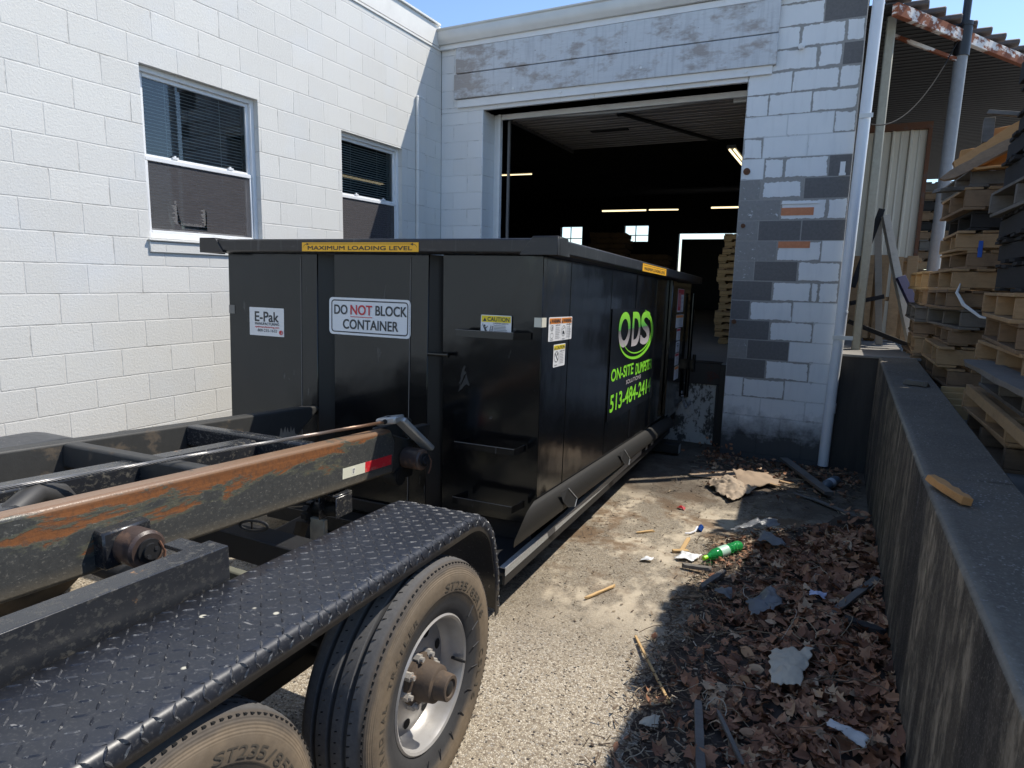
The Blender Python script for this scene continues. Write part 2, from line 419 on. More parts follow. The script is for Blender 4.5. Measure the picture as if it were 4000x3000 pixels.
def mat_dockface():
    k = M('peeling painted dock face'); o = k.obj()
    f = k.noise(k.map(o, (2, 2, 1.2)), 4.2, 8, .72)
    c = k.mix(k.ramp(f, [(.46, 0), (.52, 1)]), k.mix(k.noise(o, 9, 5), (.05, .048, .045), (.14, .13, .115)), (.50, .48, .44))
    return k.fin(c, .9, 0, k.bump(f, .3, .004), .2)
m_dockface = mat_dockface()
m_slab = simple('dusty slab', (.20, .19, .175), .85, 0, .3, 3, .1)

def mat_ground():
    k = M('worn aggregate asphalt'); o = k.obj(); x = k.sep(o)
    pe = k.vor(o, 120, out='Color'); pd = k.vor(o, 120, feature='DISTANCE_TO_EDGE')
    sp = k.sep(pe)
    stone = k.ramp(sp[0], [(0, (.19, .15, .11)), (.25, (.35, .295, .22)), (.55, (.46, .395, .30)), (.85, (.60, .54, .44)), (1, (.33, .305, .27))])
    darkst = k.math('GREATER_THAN', sp[1], .955)
    stone = k.mix(darkst, stone, (.045, .04, .04))
    bind = k.mix(k.noise(o, 40, 4), (.17, .14, .10), (.32, .27, .20))
    agg = k.mix(k.ramp(pd, [(.03, 0), (.10, 1)]), bind, stone)
    tone = k.noise(o, 1.1, 6, .6)
    agg = k.mix(k.math('MULTIPLY', k.ramp(tone, [(.35, .45), (.62, 0)]), .6), agg, (.16, .135, .11))
    agg = k.mix(k.math('MULTIPLY', k.ramp(k.math('ADD', x[1], 5.2), [(.5, 0), (1.0, 1)]), .45), agg, (.16, .135, .10))
    # pale silt washed over the surface further in
    siltm = k.math('MULTIPLY', k.ramp(k.noise(k.map(o, (1.4, .9, 1)), 2.1, 8, .66), [(.47, 0), (.56, 1)]),
                   k.ramp(k.math('ADD', x[1], 5.0), [(.55, 0), (1.0, 1)]))
    silt = k.mix(k.noise(o, 14, 5, .6), (.43, .36, .265), (.56, .485, .37))
    c = k.mix(k.math('MULTIPLY', siltm, .85), agg, silt)
    brown = k.math('MULTIPLY', k.ramp(k.noise(k.map(o, (1.1, 1.1, 1), (4, 2, 0)), 2.3, 7, .7), [(.50, 0), (.60, 1)]), k.ramp(k.math('ADD', x[1], 4.4), [(.3, 0), (1.0, 1)]))
    c = k.mix(k.math('MULTIPLY', brown, .88), c, k.mix(k.noise(o, 50, 4, .7), (.09, .056, .033), (.22, .145, .085)))
    # dark damp muck towards the dock
    wet = k.ramp(k.math('ADD', k.math('MULTIPLY', k.math('ADD', x[1], 3.0), .4), k.math('MULTIPLY', k.noise(o, 1.6, 5), .4)), [(.52, 0), (.74, 1)])
    c = k.mix(k.math('MULTIPLY', wet, .8), c, k.mix(k.noise(o, 55, 4, .7), (.045, .036, .028), (.125, .10, .078)))
    crk = k.n('ShaderNodeTexVoronoi', feature='DISTANCE_TO_EDGE')
    wv = k.n('ShaderNodeVectorMath', operation='ADD'); k.l(o, wv.inputs[0]); k.l(k.noise(o, 5, 4, .6, out='Color'), wv.inputs[1]); k.l(k.map(wv.outputs[0], (.8, .38, 1)), crk.inputs['Vector']); crk.inputs['Scale'].default_value = .55
    cm_ = k.ramp(crk.outputs['Distance'], [(.0, 1), (.009, 0)])
    c = k.mix(k.math('MULTIPLY', cm_, .7), c, (.06, .05, .042))
    hb = k.math('ADD', k.math('MULTIPLY', k.ramp(pd, [(0, 0), (.16, 1)]), k.math('SUBTRACT', 1.0, k.math('MULTIPLY', siltm, .7))), k.math('MULTIPLY', cm_, -1.5))
    n1 = k.bump(k.noise(o, 9, 6, .6), .35, .03); n2 = k.bump(hb, .55, .004, n1)
    return k.fin(c, .9, 0, n2, .25)
m_ground = mat_ground()
m_dirt = simple('leaf mould', (.055, .04, .03), .95, 0, .4, 60, .6)

def glass_mat(name, tint=(.8, .88, .9), ior=1.5):
    k = M(name)
    tr = k.n('ShaderNodeBsdfTransparent'); tr.inputs[0].default_value = (*tint, 1)
    gl = k.n('ShaderNodeBsdfGlossy'); gl.inputs['Roughness'].default_value = .02; gl.inputs[0].default_value = (.78, .80, .80, 1)
    fr = k.n('ShaderNodeFresnel'); fr.inputs[0].default_value = ior
    mx = k.n('ShaderNodeMixShader'); k.l(k.math('ADD', k.math('MULTIPLY', fr.outputs[0], 1.0), .05), mx.inputs[0]); k.l(tr.outputs[0], mx.inputs[1]); k.l(gl.outputs[0], mx.inputs[2])
    k.l(mx.outputs[0], k.out.inputs[0]); return k.m
m_glass = glass_mat('window glass')
def screen_mat():
    k = M('insect screen'); tr = k.n('ShaderNodeBsdfTransparent'); df = k.b
    o = k.obj(); f = k.noise(k.map(o, (1, 2, 30)), 4, 5)
    k.put(df.inputs['Base Color'], k.mix(f, (.055, .052, .055), (.11, .10, .105))); df.inputs['Roughness'].default_value = .8
    mx = k.n('ShaderNodeMixShader'); mx.inputs[0].default_value = .62; k.l(tr.outputs[0], mx.inputs[1]); k.l(df.outputs[0], mx.inputs[2]); k.l(mx.outputs[0], k.out.inputs[0]); return k.m
m_screen = screen_mat()
m_blind = plain('blind slat', (.55, .58, .57), .5)

# ------------------------------------------------------------------ ground
def grid_sheet(name, x0, x1, y0, y1, nx, ny, zf, mat, parent=None):
    b = MB(); vs = []; fs = []
    for j in range(ny+1):
        for i in range(nx+1):
            x = x0+(x1-x0)*i/nx; y = y0+(y1-y0)*j/ny; vs.append((x, y, zf(x, y)))
    for j in range(ny):
        for i in range(nx):
            a = j*(nx+1)+i; fs.append((a, a+1, a+nx+2, a+nx+1))
    b.add(vs, fs); return b.build(name, mat, parent, smooth=True)
def ground_z(x, y):
    yy = max(min(y, .3), -14)
    z = -0.028*yy
    if -9 < y < .5 and -1 < x < 5.3: z += .012*(noise.noise(Vector((x*1.3, y*1.3, 2))) + .4*noise.noise(Vector((x*4, y*4, 5))))
    return z
gb = MB(); xs = [-400, -60, -12, -1]+[i*.12-.9 for i in range(0, 53)]+[6.5, 14, 60, 400]; ys = [-400, -60, -16]+[-11+i*.12 for i in range(0, 95)]+[.6]
vs = [(x, y, ground_z(x, y)) for y in ys for x in xs]; nx = len(xs)
gb.add(vs, [(j*nx+i, j*nx+i+1, (j+1)*nx+i+1, (j+1)*nx+i) for j in range(len(ys)-1) for i in range(nx-1)])
tag(gb.build('ground', m_ground, smooth=True), kind='structure')
yb = MB(); yb.box((5.37, -7.6, .55), (60, 40, .93)); tag(yb.build('yard', m_slab), kind='structure')
yb = MB(); yb.box((4.66, .05, .4), (5.33, 12, 1.17)); tag(yb.build('rear_yard', m_slab), kind='structure')

# ------------------------------------------------------------------ left building
LB = thing('painted_block_building', 'white painted concrete block building with two windows, in full sun', 'building')
wins = [(-4.0, -2.92, 2.10, 3.335), (-1.853, -.828, 2.10, 3.30)]
yb_ = [-14.0] + [t for w in wins for t in w[:2]] + [0.0]
w = MB()
for i in range(len(yb_)-1):
    a, b = yb_[i], yb_[i+1]
    hole = next((q for q in wins if abs(q[0]-a) < 1e-6), None)
    if hole: w.box((-.22, a, -.6), (0, b, hole[2])); w.box((-.22, a, hole[3]), (0, b, 4.585))
    else: w.box((-.22, a, -.6), (0, b, 4.585))
w.build('wall', m_white, LB)
w = MB(); w.box((-.24, -14, 4.585), (.012, -.02, 4.61)); w.box((-.24, -14, 4.622), (.006, -.02, 4.86)); w.box((-.24, -14, 4.61), (-.002, -.02, 4.622)); w.box((-.27, -14, 4.86), (.03, -.06, 4.885))
w.build('parapet', m_parapet, LB, bevel=.004)
w = MB(); w.box((-9, -14, 4.4), (-.24, 0, 4.55)); w.build('roof', m_tile, LB)
w = MB(); w.box((.0015, -.565, -.2), (.045, -.41, 3.95)); w.build('pilaster', m_white, LB, bevel=.012)
w = MB(); w.box((.0015, -4.01, 1.99), (.016, -2.88, 2.07)); w.box((.0015, -4.02, 2.075), (.03, -2.90, 2.09)); w.build('sill_band', m_white, LB, bevel=.004)
w = MB(); w.cyl((0, -4.988, 3.33), (.012, -4.988, 3.33), .012, n=10); w.tube([(.012, -4.988, 3.33), (.03, -4.985, 3.37), (.02, -4.99, 3.45), (.03, -4.985, 3.62)], .003, 5); w.build('wire_stub', m_rust, LB)
def make_window(y0, y1, z0, z1, torn, tilt):
    f = MB(); t = .04; xo, xi = -.05, -.13
    f.box((xi, y0, z0), (xo, y0+t, z1)); f.box((xi, y1-t, z0), (xo, y1, z1)); f.box((xi, y0+t, z1-t), (xo, y1-t, z1)); f.box((xi, y0+t, z0), (xo, y1-t, z0+t))
    zm = z0+(z1-z0)*.485
    a = t+.0; s = .03                       # sash rails inside the frame
    for (za, zb, x0_, x1_) in ((zm-.018, z1-t, -.105, -.075), (z0+t, zm+.018, -.128, -.106)):
        f.box((x0_, y0+t, za), (x1_, y0+t+s, zb)); f.box((x0_, y1-t-s, za), (x1_, y1-t, zb)); f.box((x0_, y0+t+s, zb-s), (x1_, y1-t-s, zb)); f.box((x0_, y0+t+s, za), (x1_, y1-t-s, za+s+.006))
    f.box((-.073, y0+t+.004, zm-.03), (-.056, y1-t-.004, zm+.002)); f.box((-.072, y0+t+.004, z0+t), (-.058, y0+t+.024, zm-.03)); f.box((-.072, y1-t-.024, z0+t), (-.058, y1-t-.004, zm-.03)); f.box((-.072, y0+t+.024, z0+t), (-.058, y1-t-.024, z0+t+.02))
    win = f.build('window', m_alum, LB, bevel=.003)
    g = MB(); g.add([(-.09, y0+t+s, zm+.018), (-.09, y1-t-s, zm+.018), (-.09, y1-t-s, z1-t-s), (-.09, y0+t+s, z1-t-s)], [(0, 1, 2, 3)]); g.build('glass_pane', m_glass, win, recalc=False)
    g = MB(); g.add([(-.117, y0+t+s, z0+t+s), (-.117, y1-t-s, z0+t+s), (-.117, y1-t-s, zm), (-.117, y0+t+s, zm)], [(0, 1, 2, 3)]); g.build('glass_pane', m_glass, win, recalc=False)
    sc_ = MB(); ya, yb2, za, zb = y0+t+.024, y1-t-.024, z0+t+.02, zm-.03
    if torn:
        L, Wd = ya+.235, ya+.48; zt, zt2, zbm = za+.24, za+.20, za+.045   # U-shaped tear
        P = [(-.066, ya, za), (-.066, yb2, za), (-.066, yb2, zb), (-.066, ya, zb)]
        q = [(-.066, L-.014, zt), (-.066, L+.012, zbm+.05), (-.066, L+.05, zbm+.012), (-.066, Wd-.01, zbm+.01), (-.066, Wd, zt2), (-.066, Wd+.018, zt2-.02), (-.066, Wd+.016, zbm-.02), (-.066, L+.03, zbm-.014), (-.066, L-.004, zbm+.03)]
        sc_.add(P+q, [(0, 1, 10), (0, 10, 11), (0, 11, 12), (0, 12, 4), (0, 4, 3), (3, 4, 8), (3, 8, 2), (2, 8, 9), (2, 9, 1), (1, 9, 10), (4, 5, 6), (4, 6, 7), (4, 7, 8)])
        scr = sc_.build('insect_screen', m_screen, win)
        fr = MB()
        for i in range(70):
            if i < 30: yy, zz_ = L-.012+rnd.uniform(-.002, .004), za+.06+i*.006; ln = rnd.uniform(.012, .05)*(1 if i < 24 else .5); fr.box((-.0655, yy-ln, zz_), (-.0645, yy, zz_+.0018))
            elif i < 50: yy, zz_ = L+.02+(i-30)*.011, zbm+.012; ln = rnd.uniform(.006, .02); fr.box((-.0655, yy, zz_-ln*.3), (-.0645, yy+.002, zz_+ln))
            else: yy, zz_ = Wd, za+.07+(i-50)*.0065; ln = rnd.uniform(.01, .04); fr.box((-.0655, yy-ln, zz_), (-.0645, yy+.004, zz_+.0018))
        fr.build('frayed_mesh', plain('frayed wire', (.42, .40, .38), .7), win)
    else:
        sc_.box((-.067, ya, za), (-.066, yb2, zb)); sc_.build('insect_screen', m_screen, win)
    bl = MB()
    nsl = 42
    for i in range(nsl):
        zz_ = z1-.09-i*(z1-z0-.16)/nsl
        bl.obox((-.139, (y0+y1)/2, zz_), (.022, y1-y0-.1, .0014), (0, R(tilt), 0))
    for yy in (y0+.28, y1-.3): bl.box((-.127, yy, z0+.08), (-.125, yy+.002, z1-.07))
    bl.build('blind', m_blind, win)
    for yy in (y0+.28, y1-.28): lk = MB(); lk.box((-.078, yy, zm+.014), (-.062, yy+.05, zm+.03)); lk.box((-.076, yy+.015, zm+.03), (-.066, yy+.03, zm+.04)); lk.build('latch', m_alum, win)
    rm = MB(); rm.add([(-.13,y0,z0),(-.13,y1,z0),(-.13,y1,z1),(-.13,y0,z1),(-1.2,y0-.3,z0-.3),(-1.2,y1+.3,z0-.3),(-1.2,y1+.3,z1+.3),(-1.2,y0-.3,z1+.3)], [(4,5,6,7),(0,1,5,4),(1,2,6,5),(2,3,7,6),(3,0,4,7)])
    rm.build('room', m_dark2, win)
make_window(*wins[0], True, 22); make_window(*wins[1], False, 30)

# ------------------------------------------------------------------ warehouse with the dock door
WH = thing('warehouse', 'warehouse front of patched white blocks with an open overhead dock door', 'building')
DX0, DX1, DZ, DT = .60, 3.645, .95, 3.93
w = MB(); w.box((-.0, 0, -.5), (DX0, .32, 3.86)); w.box((.0, .002, 3.86), (3.86, .32, 4.80)); w.build('wall', m_white2, WH, bevel=.006)
rows = {17: [(1.2, 3.0, 'P'), (3.0, 5, 'G')], 16: [(1.15, 3.2, 'P'), (3.2, 5, 'G')], 15: [(1.1, 2.25, 'P'), (2.25, 4.2, 'W'), (4.2, 5, 'W')],
 14: [(1.05, 3.1, 'W'), (3.1, 4.15, 'W'), (4.15, 5, 'G')], 13: [(0, 2.05, 'P'), (2.05, 4.1, 'W'), (4.1, 5, 'W')], 12: [(0, 1.05, 'P'), (1.05, 3.0, 'P'), (3.0, 5, 'W')],
 11: [(0, 2, 'p'), (2, 4.05, 'p'), (4.05, 5, 'W')], 10: [(0, .95, 'W'), (.95, 3, 'p'), (3, 5, 'p')], 9: [(0, 1.08, 'p'), (1.08, 2.02, 'W'), (2.02, 4, 'W'), (4, 5, 'G')],
 8: [(0, 1, 'g'), (1, 3, 'C'), (3, 5, 'G')], 7: [(0, 2, 'g'), (2, 4.1, 'W'), (4.1, 5, 'W')], 6: [(0, 1.05, 'g'), (1.05, 3.05, 'G'), (3.05, 5, 'G')],
 5: [(0, 2, 'g'), (2, 4.05, 'W'), (4.05, 5, 'p')], 4: [(0, 1, 'g'), (1, 3.05, 'G'), (3.05, 5, 'W')], 3: [(0, 1.95, 'G'), (1.95, 3.75, 'W'), (3.75, 4.1, 'W'), (4.1, 5, 'W')],
 2: [(0, .95, 'G'), (.95, 3, 'W'), (3, 5, 'p')], 1: [(0, 1.98, 'G'), (1.98, 4.02, 'W'), (4.02, 5, 'p')], 0: [(0, .97, 'g'), (.97, 3, 'G'), (3, 5, 'p')],
 -1: [(0, 1.95, 'G'), (1.95, 4.02, 'W'), (4.02, 5, 'p')], -2: [(0, .9, 'p'), (.9, 2.95, 'W'), (2.95, 5, 'p')], -3: [(0, 1.85, 'p'), (1.85, 4, 'p'), (4, 5, 'p')],
 -4: [(0, .85, 'p'), (.85, 2.9, 'p'), (2.9, 5, 'p')], -5: [(0, 1.8, 'p'), (1.8, 4, 'p'), (4, 5, 'p')], -6: [(0, 1, 'p'), (1, 3, 'p'), (3, 5, 'p')], -7: [(0, 2, 'p'), (2, 5, 'p')]}
tpv = {'P': (.006, 0), 'p': (.001, 0), 'W': (.013, 0), 'C': (.030, 0), 'g': (0, .5), 'G': (0, 1)}
me = bpy.data.meshes.new('patched_pier'); vs = []; fs = []; uvs = []
PW = 1.01/5
for j, bl in rows.items():
    z0, z1 = 1.077+j*S, 1.077+(j+1)*S
    for (a, b, t) in bl:
        x0, x1 = 3.645+a*PW, 3.645+b*PW
        n = len(vs); vs += [(x0, 0, z0), (x1, 0, z0), (x1, 0, z1), (x0, 0, z1)]; fs.append((n, n+1, n+2, n+3))
        uvs.append(([(0, 0), (x1-x0, 0), (x1-x0, S), (0, S)], (x1-x0, S), tpv[t]))
zlo, zhi = 1.077-7*S, 4.80
n = len(vs)
for (x, y, z) in [(3.645, 0, zlo), (3.645, .32, zlo), (3.645, .32, 3.86), (3.645, 0, 3.86), (4.655, 0, zlo), (4.655, .32, zlo), (4.655, .32, zhi), (4.655, 0, zhi)]: vs.append((x, y, z))
for f in ((n+1, n, n+3, n+2), (n+4, n+5, n+6, n+7)):
    fs.append(f); uvs.append(([(.1, .1)]*4, (.2, .2), (.0, 0)))
me.from_pydata(vs, [], fs); me.materials.append(m_pillar)
for nm in ('uv', 'wh', 'tp'): me.uv_layers.new(name=nm)
for p, (a, b, c) in zip(me.polygons, uvs):
    for q, li in enumerate(p.loop_indices):
        me.uv_layers['uv'].data[li].uv = a[q]; me.uv_layers['wh'].data[li].uv = b; me.uv_layers['tp'].data[li].uv = c
pier = bpy.data.objects.new('patched_pier', me); COL.objects.link(pier); pier.parent = WH
for (x0, x1, z0, z1) in ((4.06, 4.36, 2.545, 2.62), (4.06, 4.355, 2.225, 2.29)):
    w = MB(); w.box((x0, -.004, z0), (x1, -.001, z1)); w.build('bare_brick_patch', m_orange, WH)
w = MB(); w.box((4.06, -.006, 2.66), (4.38, -.001, 2.672)); w.box((4.05, -.010, 2.655), (4.4, -.001, 2.66)); w.build('conduit_stub', m_trimw, WH)
def bolt(x, z, r, mat, dark):
    b = MB(); b.cyl((x, -.0, z), (x, -.012, z), r, n=20); b.cyl((x, -.012, z), (x, -.03, z), r*.28, n=6); return b.build('tie_bolt', mat, WH, smooth=True)
for (x, z, r) in ((3.70, 2.99, .034), (3.705, 2.45, .022), (3.69, 1.46, .024)): bolt(x, z, r, m_rust, 0)
b = MB(); b.cyl((4.115, 0, 4.13), (4.115, -.02, 4.13), .03, n=18); b.cyl((4.115, -.02, 4.12), (4.115, -.07, 4.11), .016, n=12); b.build('lamp_socket', m_trimw, WH, smooth=True)
b = MB(); b.box((4.555, -.006, 2.91), (4.60, -.001, 3.04)); b.box((4.55, -.012, 2.91), (4.61, -.006, 2.935)); b.build('bracket_plate', m_trimw, WH)
# boards, trim, gutter
w = MB(); w.prism([(.215, -.055, 4.005), (3.90, -.055, 3.985), (3.90, -.055, 4.268), (.215, -.055, 4.285)], (0, .053, 0)); w.build('header_board', m_oldwood, WH, bevel=.004)
w = MB(); w.prism([(.235, -.05, 4.298), (3.90, -.05, 4.280), (3.90, -.05, 4.585), (.235, -.05, 4.585)], (0, .048, 0)); w.build('header_board', m_oldwood, WH, bevel=.004)
w = MB(); w.box((.245, -.03, 3.905), (3.868, 0, 3.998)); w.build('door_header', m_trimw, WH, bevel=.004)
w = MB(); w.box((-.0, -.045, 4.59), (4.655, 0, 4.655)); w.box((0, -.02, 4.655), (4.655, 0, 4.80)); w.build('fascia', m_trimw, WH, bevel=.004)
w = MB()
prof = [(-.02, 4.64), (-.075, 4.64), (-.095, 4.68), (-.11, 4.71), (-.11, 4.785), (-.125, 4.80), (-.125, 4.815), (-.02, 4.80)]
w.prism([(-.10, y, z) for y, z in prof], (4.80, 0, .03)); w.build('gutter', m_galv, WH, bevel=.003)
for (x, z) in ((1.03, 4.045), (1.62, 3.955), (3.62, 3.95), (2.55, 4.10)):
    w = MB(); w.cyl((x, -.055 if z > 4 else -.03, z), (x, -.066 if z > 4 else -.042, z), .014, n=12); w.build('bolt_head', m_trimw, WH, smooth=True)
# door frame and overhead door
w = MB(); w.box((.60, .295, DZ), (.70, .33, 3.86)); w.box((.66, .265, DZ), (.70, .295, 3.86)); w.box((.60, .04, 3.86), (3.645, .30, 3.905)); w.box((.60, .30, 3.80), (3.645, .335, 3.905)); w.box((.60, .02, 3.862), (3.645, .05, 3.90))
w.build('door_frame', m_trimw, WH, bevel=.003)
m_door = simple('grimy door underside', (.36, .33, .31), .6, 0, .3, 3)
w = MB()
for i in range(4):
    a = .42+i*.53; zz = 3.83+i*.004
    w.box((.72, a, zz), (3.60, a+.522, zz+.045))
    for yy in (.06, .2, .34, .48): w.box((.72, a+yy, zz-.012), (3.60, a+yy+.02, zz))
door = w.build('overhead_door', m_door, WH, bevel=.003)
w = MB(); n = 20
pts = [(.74+2.85*i/n, .37, 3.845-.055*math.sin(math.pi*i/n)) for i in range(n+1)]
w.tube([(p[0], p[1], p[2]+.0) for p in pts], .02, 8); w.tube([(p[0], .385, p[2]+.035) for p in pts], .02, 8); w.build('bottom_seal', simple('rubber seal', (.30, .30, .30), .6), door, smooth=True)
w = MB(); w.beam((2.15, .5, 3.80), (2.95, 2.45, 3.80), .06, .025); w.box((2.1, .55, 3.79), (2.2, .62, 3.815)); w.build('strut', plain('black strut', (.012, .012, .012), .6), door)
w = MB(); w.obox((1.75, 1.35, 3.808), (.5, .10, .012)); w.build('handle_slot', plain('black slot', (.008, .008, .008), .6), door)
w = MB(); w.box((3.45, .42, 3.78), (3.58, .47, 3.83)); w.build('hinge_plate', m_galv, door)
w = MB(); w.box((.735, .40, DZ), (.765, .43, 3.80)); w.box((3.60, .40, DZ), (3.63, .43, 3.80)); w.beam((.75, .42, 3.82), (.75, 2.6, 3.82), .03, .05); w.build('door_track', simple('grey track', (.18, .18, .18), .5, .3), WH)
# the hall behind: slab, roof, walls with lit openings
w = MB(); w.box((-12, .46, -.5), (4.64, 18, DZ)); tag(w.build('warehouse_floor', simple('warehouse slab', (.38, .365, .34), .7, 0, .25, 2)), kind='structure')
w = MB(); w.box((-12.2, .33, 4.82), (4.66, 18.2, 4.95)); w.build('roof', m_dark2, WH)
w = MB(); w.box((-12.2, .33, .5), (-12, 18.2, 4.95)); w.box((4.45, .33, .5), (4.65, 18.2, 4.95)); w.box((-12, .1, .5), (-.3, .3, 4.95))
# far wall at y = 16 with two windows and a dock door
def wall_holes(mb, x0, x1, z0, z1, y0, y1, holes):
    xs_ = sorted([x0, x1]+[h[0] for h in holes]+[h[1] for h in holes])
    for a, b in zip(xs_[:-1], xs_[1:]):
        hs = [h for h in holes if h[0] <= a+1e-6 and h[1] >= b-1e-6]
        if not hs: mb.box((a, y0, z0), (b, y1, z1))
        else:
            h = hs[0]; mb.box((a, y0, z0), (b, y1, h[2])); mb.box((a, y0, h[3]), (b, y1, z1))
wall_holes(w, -12, 4.45, .5, 4.95, 16, 16.2, [(-5.0, -4.13, 3.10, 3.80), (-2.53, -1.64, 3.25, 3.81), (-.56, 1.95, .95, 3.52)])
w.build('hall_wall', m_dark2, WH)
w = MB()
for (a, b, c, d) in ((-5.0, -4.13, 3.10, 3.80), (-2.53, -1.64, 3.25, 3.81)): w.box(((a+b)/2-.015, 15.97, c), ((a+b)/2+.015, 15.995, d)); w.box((a, 15.97, c+(d-c)*.36), (b, 15.99, c+(d-c)*.36+.03))
w.build('window_bars', m_dark, WH)
w = MB(); w.box((-.35, 15.6, .95), (1.95, 15.7, 3.30)); w.build('rear_door', plain('grey door', (.02, .02, .022), .6), WH)
m_tube = M('lit fluorescent tube'); m_tube.b.inputs['Emission Color'].default_value = (1, .82, .48, 1); m_tube.b.inputs['Emission Strength'].default_value = 1.3; m_tube = m_tube.m
for i, (p, q, rr, lb) in enumerate([((-2.35, 6, 4.10), (-1.55, 6, 4.09), .012, 'lit tube lamp high behind the left door jamb'), ((-1.3, 10, 3.70), (-.1, 10, 3.695), .02, 'longer lit tube lamp hanging midway in the hall'), ((-.02, 10, 3.70), (.74, 10, 3.69), .016, 'shorter lit tube lamp in line with the long one'), ((1.56, 10, 3.715), (2.25, 10, 3.71), .02, 'lit tube lamp beside the patched pier, level'), ((3.20, 1.95, 3.58), (3.20, 3.2, 3.58), .014, 'slanting pair of lit tubes near the door edge')]):
    t = thing('tube_lamp', lb, 'lamp', group='lit tube lamps in the hall')
    d = Vector(q)-Vector(p)
    offs = (0, .06) if i == 4 else (0,)
    for o_ in offs:
        a = MB(); a.cyl(Vector(p)+Vector((o_, 0, 0)), Vector(q)+Vector((o_, 0, 0)), rr, n=8); a.build('tube', m_tube, t)
    a = MB(); a.beam(Vector(p)+Vector((.02, 0, .04)), Vector(q)+Vector((.02, 0, .04)), .12, .04); a.build('housing', plain('lamp housing', (.03, .03, .03), .6), t)

# loading dock edge
DK = thing('loading_dock', 'concrete loading dock front with peeling paint and a rusty steel edge', 'dock')
w = MB(); w.box((.6, .42, -.5), (3.50, .458, .70)); w.build('concrete_face', m_dockface, DK)
w = MB(); w.box((.6, .40, .70), (3.53, .458, .945)); w.box((.6, .40, .945), (3.53, .60, .953)); w.build('steel_edge', m_rustedge, DK, bevel=.006)
w = MB(); w.box((3.50, .36, -.5), (3.53, .458, .70)); w.box((3.53, .36, -.5), (3.60, .38, .945)); w.build('guard_channel', m_rustedge, DK, bevel=.004)
# retaining wall and the alcove behind the downspout
RW = thing('retaining_wall', 'dark stained concrete retaining wall with a broad pebbled top', 'wall')
w = MB(); w.prism([(5.045, .03, -.3), (5.065, .03, 1.18), (5.385, .03, 1.19), (5.385, .03, -.3)], (-.02, -4.2, -.08)); w.prism([(5.025, -4.17, -.38), (5.045, -4.17, 1.10), (5.365, -4.17, 1.11), (5.365, -4.17, -.38)], (.01, -3.6, .0))
w.build('wall_body', m_retain, RW, bevel=.012)
AW = thing('dock_return_wall', 'black concrete wall in the corner behind the white downspout', 'wall')
w = MB(); w.box((4.64, .034, -.4), (5.40, .40, 1.165)); w.build('wall_body', m_dconc, AW); w = MB(); w.box((4.645, .02, 1.165), (5.42, .75, 1.19)); w.build('coping', m_slab, AW, bevel=.004)

# downspout
DS = thing('downspout', 'white drainpipe running down the corner of the patched pier', 'pipe')
w = MB(); w.tube([(4.742, -.075, 4.78), (4.725, -.075, 3.6), (4.70, -.075, 1.4), (4.68, -.075, .62), (4.672, -.08, .05)], .050, 16); w.build('pipe', m_pvc, DS, smooth=True)
w = MB(); w.tube([(4.703, -.075, 1.62), (4.7025, -.075, 1.60)], .0535, 16); w.build('coupling', m_pvc, DS, smooth=True)
w = MB(); w.tube([(4.685, -.075, .70), (4.682, -.075, .60)], .054, 16); w.build('coupling', m_pvc, DS, smooth=True)
for (x, z) in ((4.733, 3.42), (4.70, 1.36)):
    w = MB(); w.box((x-.06, -.132, z-.02), (x+.052, -.129, z+.02)); w.box((x+.052, -.132, z-.02), (x+.12 if z < 2 else x+.056, -.128, z+.02)); w.build('strap', m_galv, DS)
# canopy
CP = thing('canopy', 'dark corrugated canopy roof on posts with a rusty white edge beam', 'canopy')
w = MB(); n = 46
for i in range(n):                      # ribs run along x; the sheet stops at the slanting front edge
    y0 = .3+i*.26; xs0 = 4.88+(y0-.30)*.645
    if y0 < 7.6: a, b = 4.66, xs0
    else: a, b = 4.66, 9.5
    w.box((a, y0, 4.505), (b+.02, y0+.26, 4.52)); w.box((a, y0+.02, 4.500), (b+.02, y0+.06, 4.505)); w.box((a, y0+.15, 4.500), (b+.02, y0+.19, 4.505))
w.build('roof_sheet', m_corr, CP)
w = MB(); w.beam((4.885, .30, 4.455), (6.95, 3.5, 4.455), .06, .115); w.build('edge_beam', m_rustbeam, CP, bevel=.004)
w = MB()
for i in range(13):
    t = i/12.0; p = Vector((4.885, .30, 4.56)).lerp(Vector((6.9, 3.42, 4.56)), t)
    w.obox((p.x+.02, p.y+.08, 4.575), (.22, .16, .055), (0, 0, R(-5)))
w.build('roof_edge', m_tile, CP, bevel=.012)
w = MB(); w.beam((4.87, .62, 1.17), (4.875, .62, 4.50), .086, .086, up=(0, 1, 0)); w.build('post', m_postpaint, CP, bevel=.01)
w = MB(); w.beam((4.90, .98, 4.44), (5.55, 1.33, 4.22), .03, .035); w.build('brace', m_rustbeam, CP)
w = MB(); w.cyl((5.553, 1.35, .9), (5.568, 1.35, 4.34), .062, n=20); w.build('post', m_steelpole, CP, smooth=True)
PP = thing('standpipe', 'black plastic pipe rising from the top of the galvanised pole', 'pipe')
w = MB(); w.cyl((5.568, 1.35, 4.36), (5.58, 1.35, 6.6), .038, n=16); w.build('pipe', m_blackpipe, PP, smooth=True)
w = MB(); w.cyl((5.567, 1.35, 4.26), (5.569, 1.35, 4.58), .075, n=18); w.cyl((5.568, 1.35, 4.55), (5.569, 1.35, 4.59), .081, n=18); w.build('coupling', m_blackpipe, PP, smooth=True)
w = MB(); pts = []
for i in range(21):
    t = i/20; pts.append((4.78+(5.53-4.78)*t, -.03+1.34*t, 3.36+ (4.44-3.36)*t - 1.05*t*(1-t)))
w.tube(pts, .006, 6); tag(w.build('slack_cable', plain('black cable sheath', (.008, .008, .008), .9), smooth=True), 'thin black cable drooping from the downspout to the pole', 'cable')
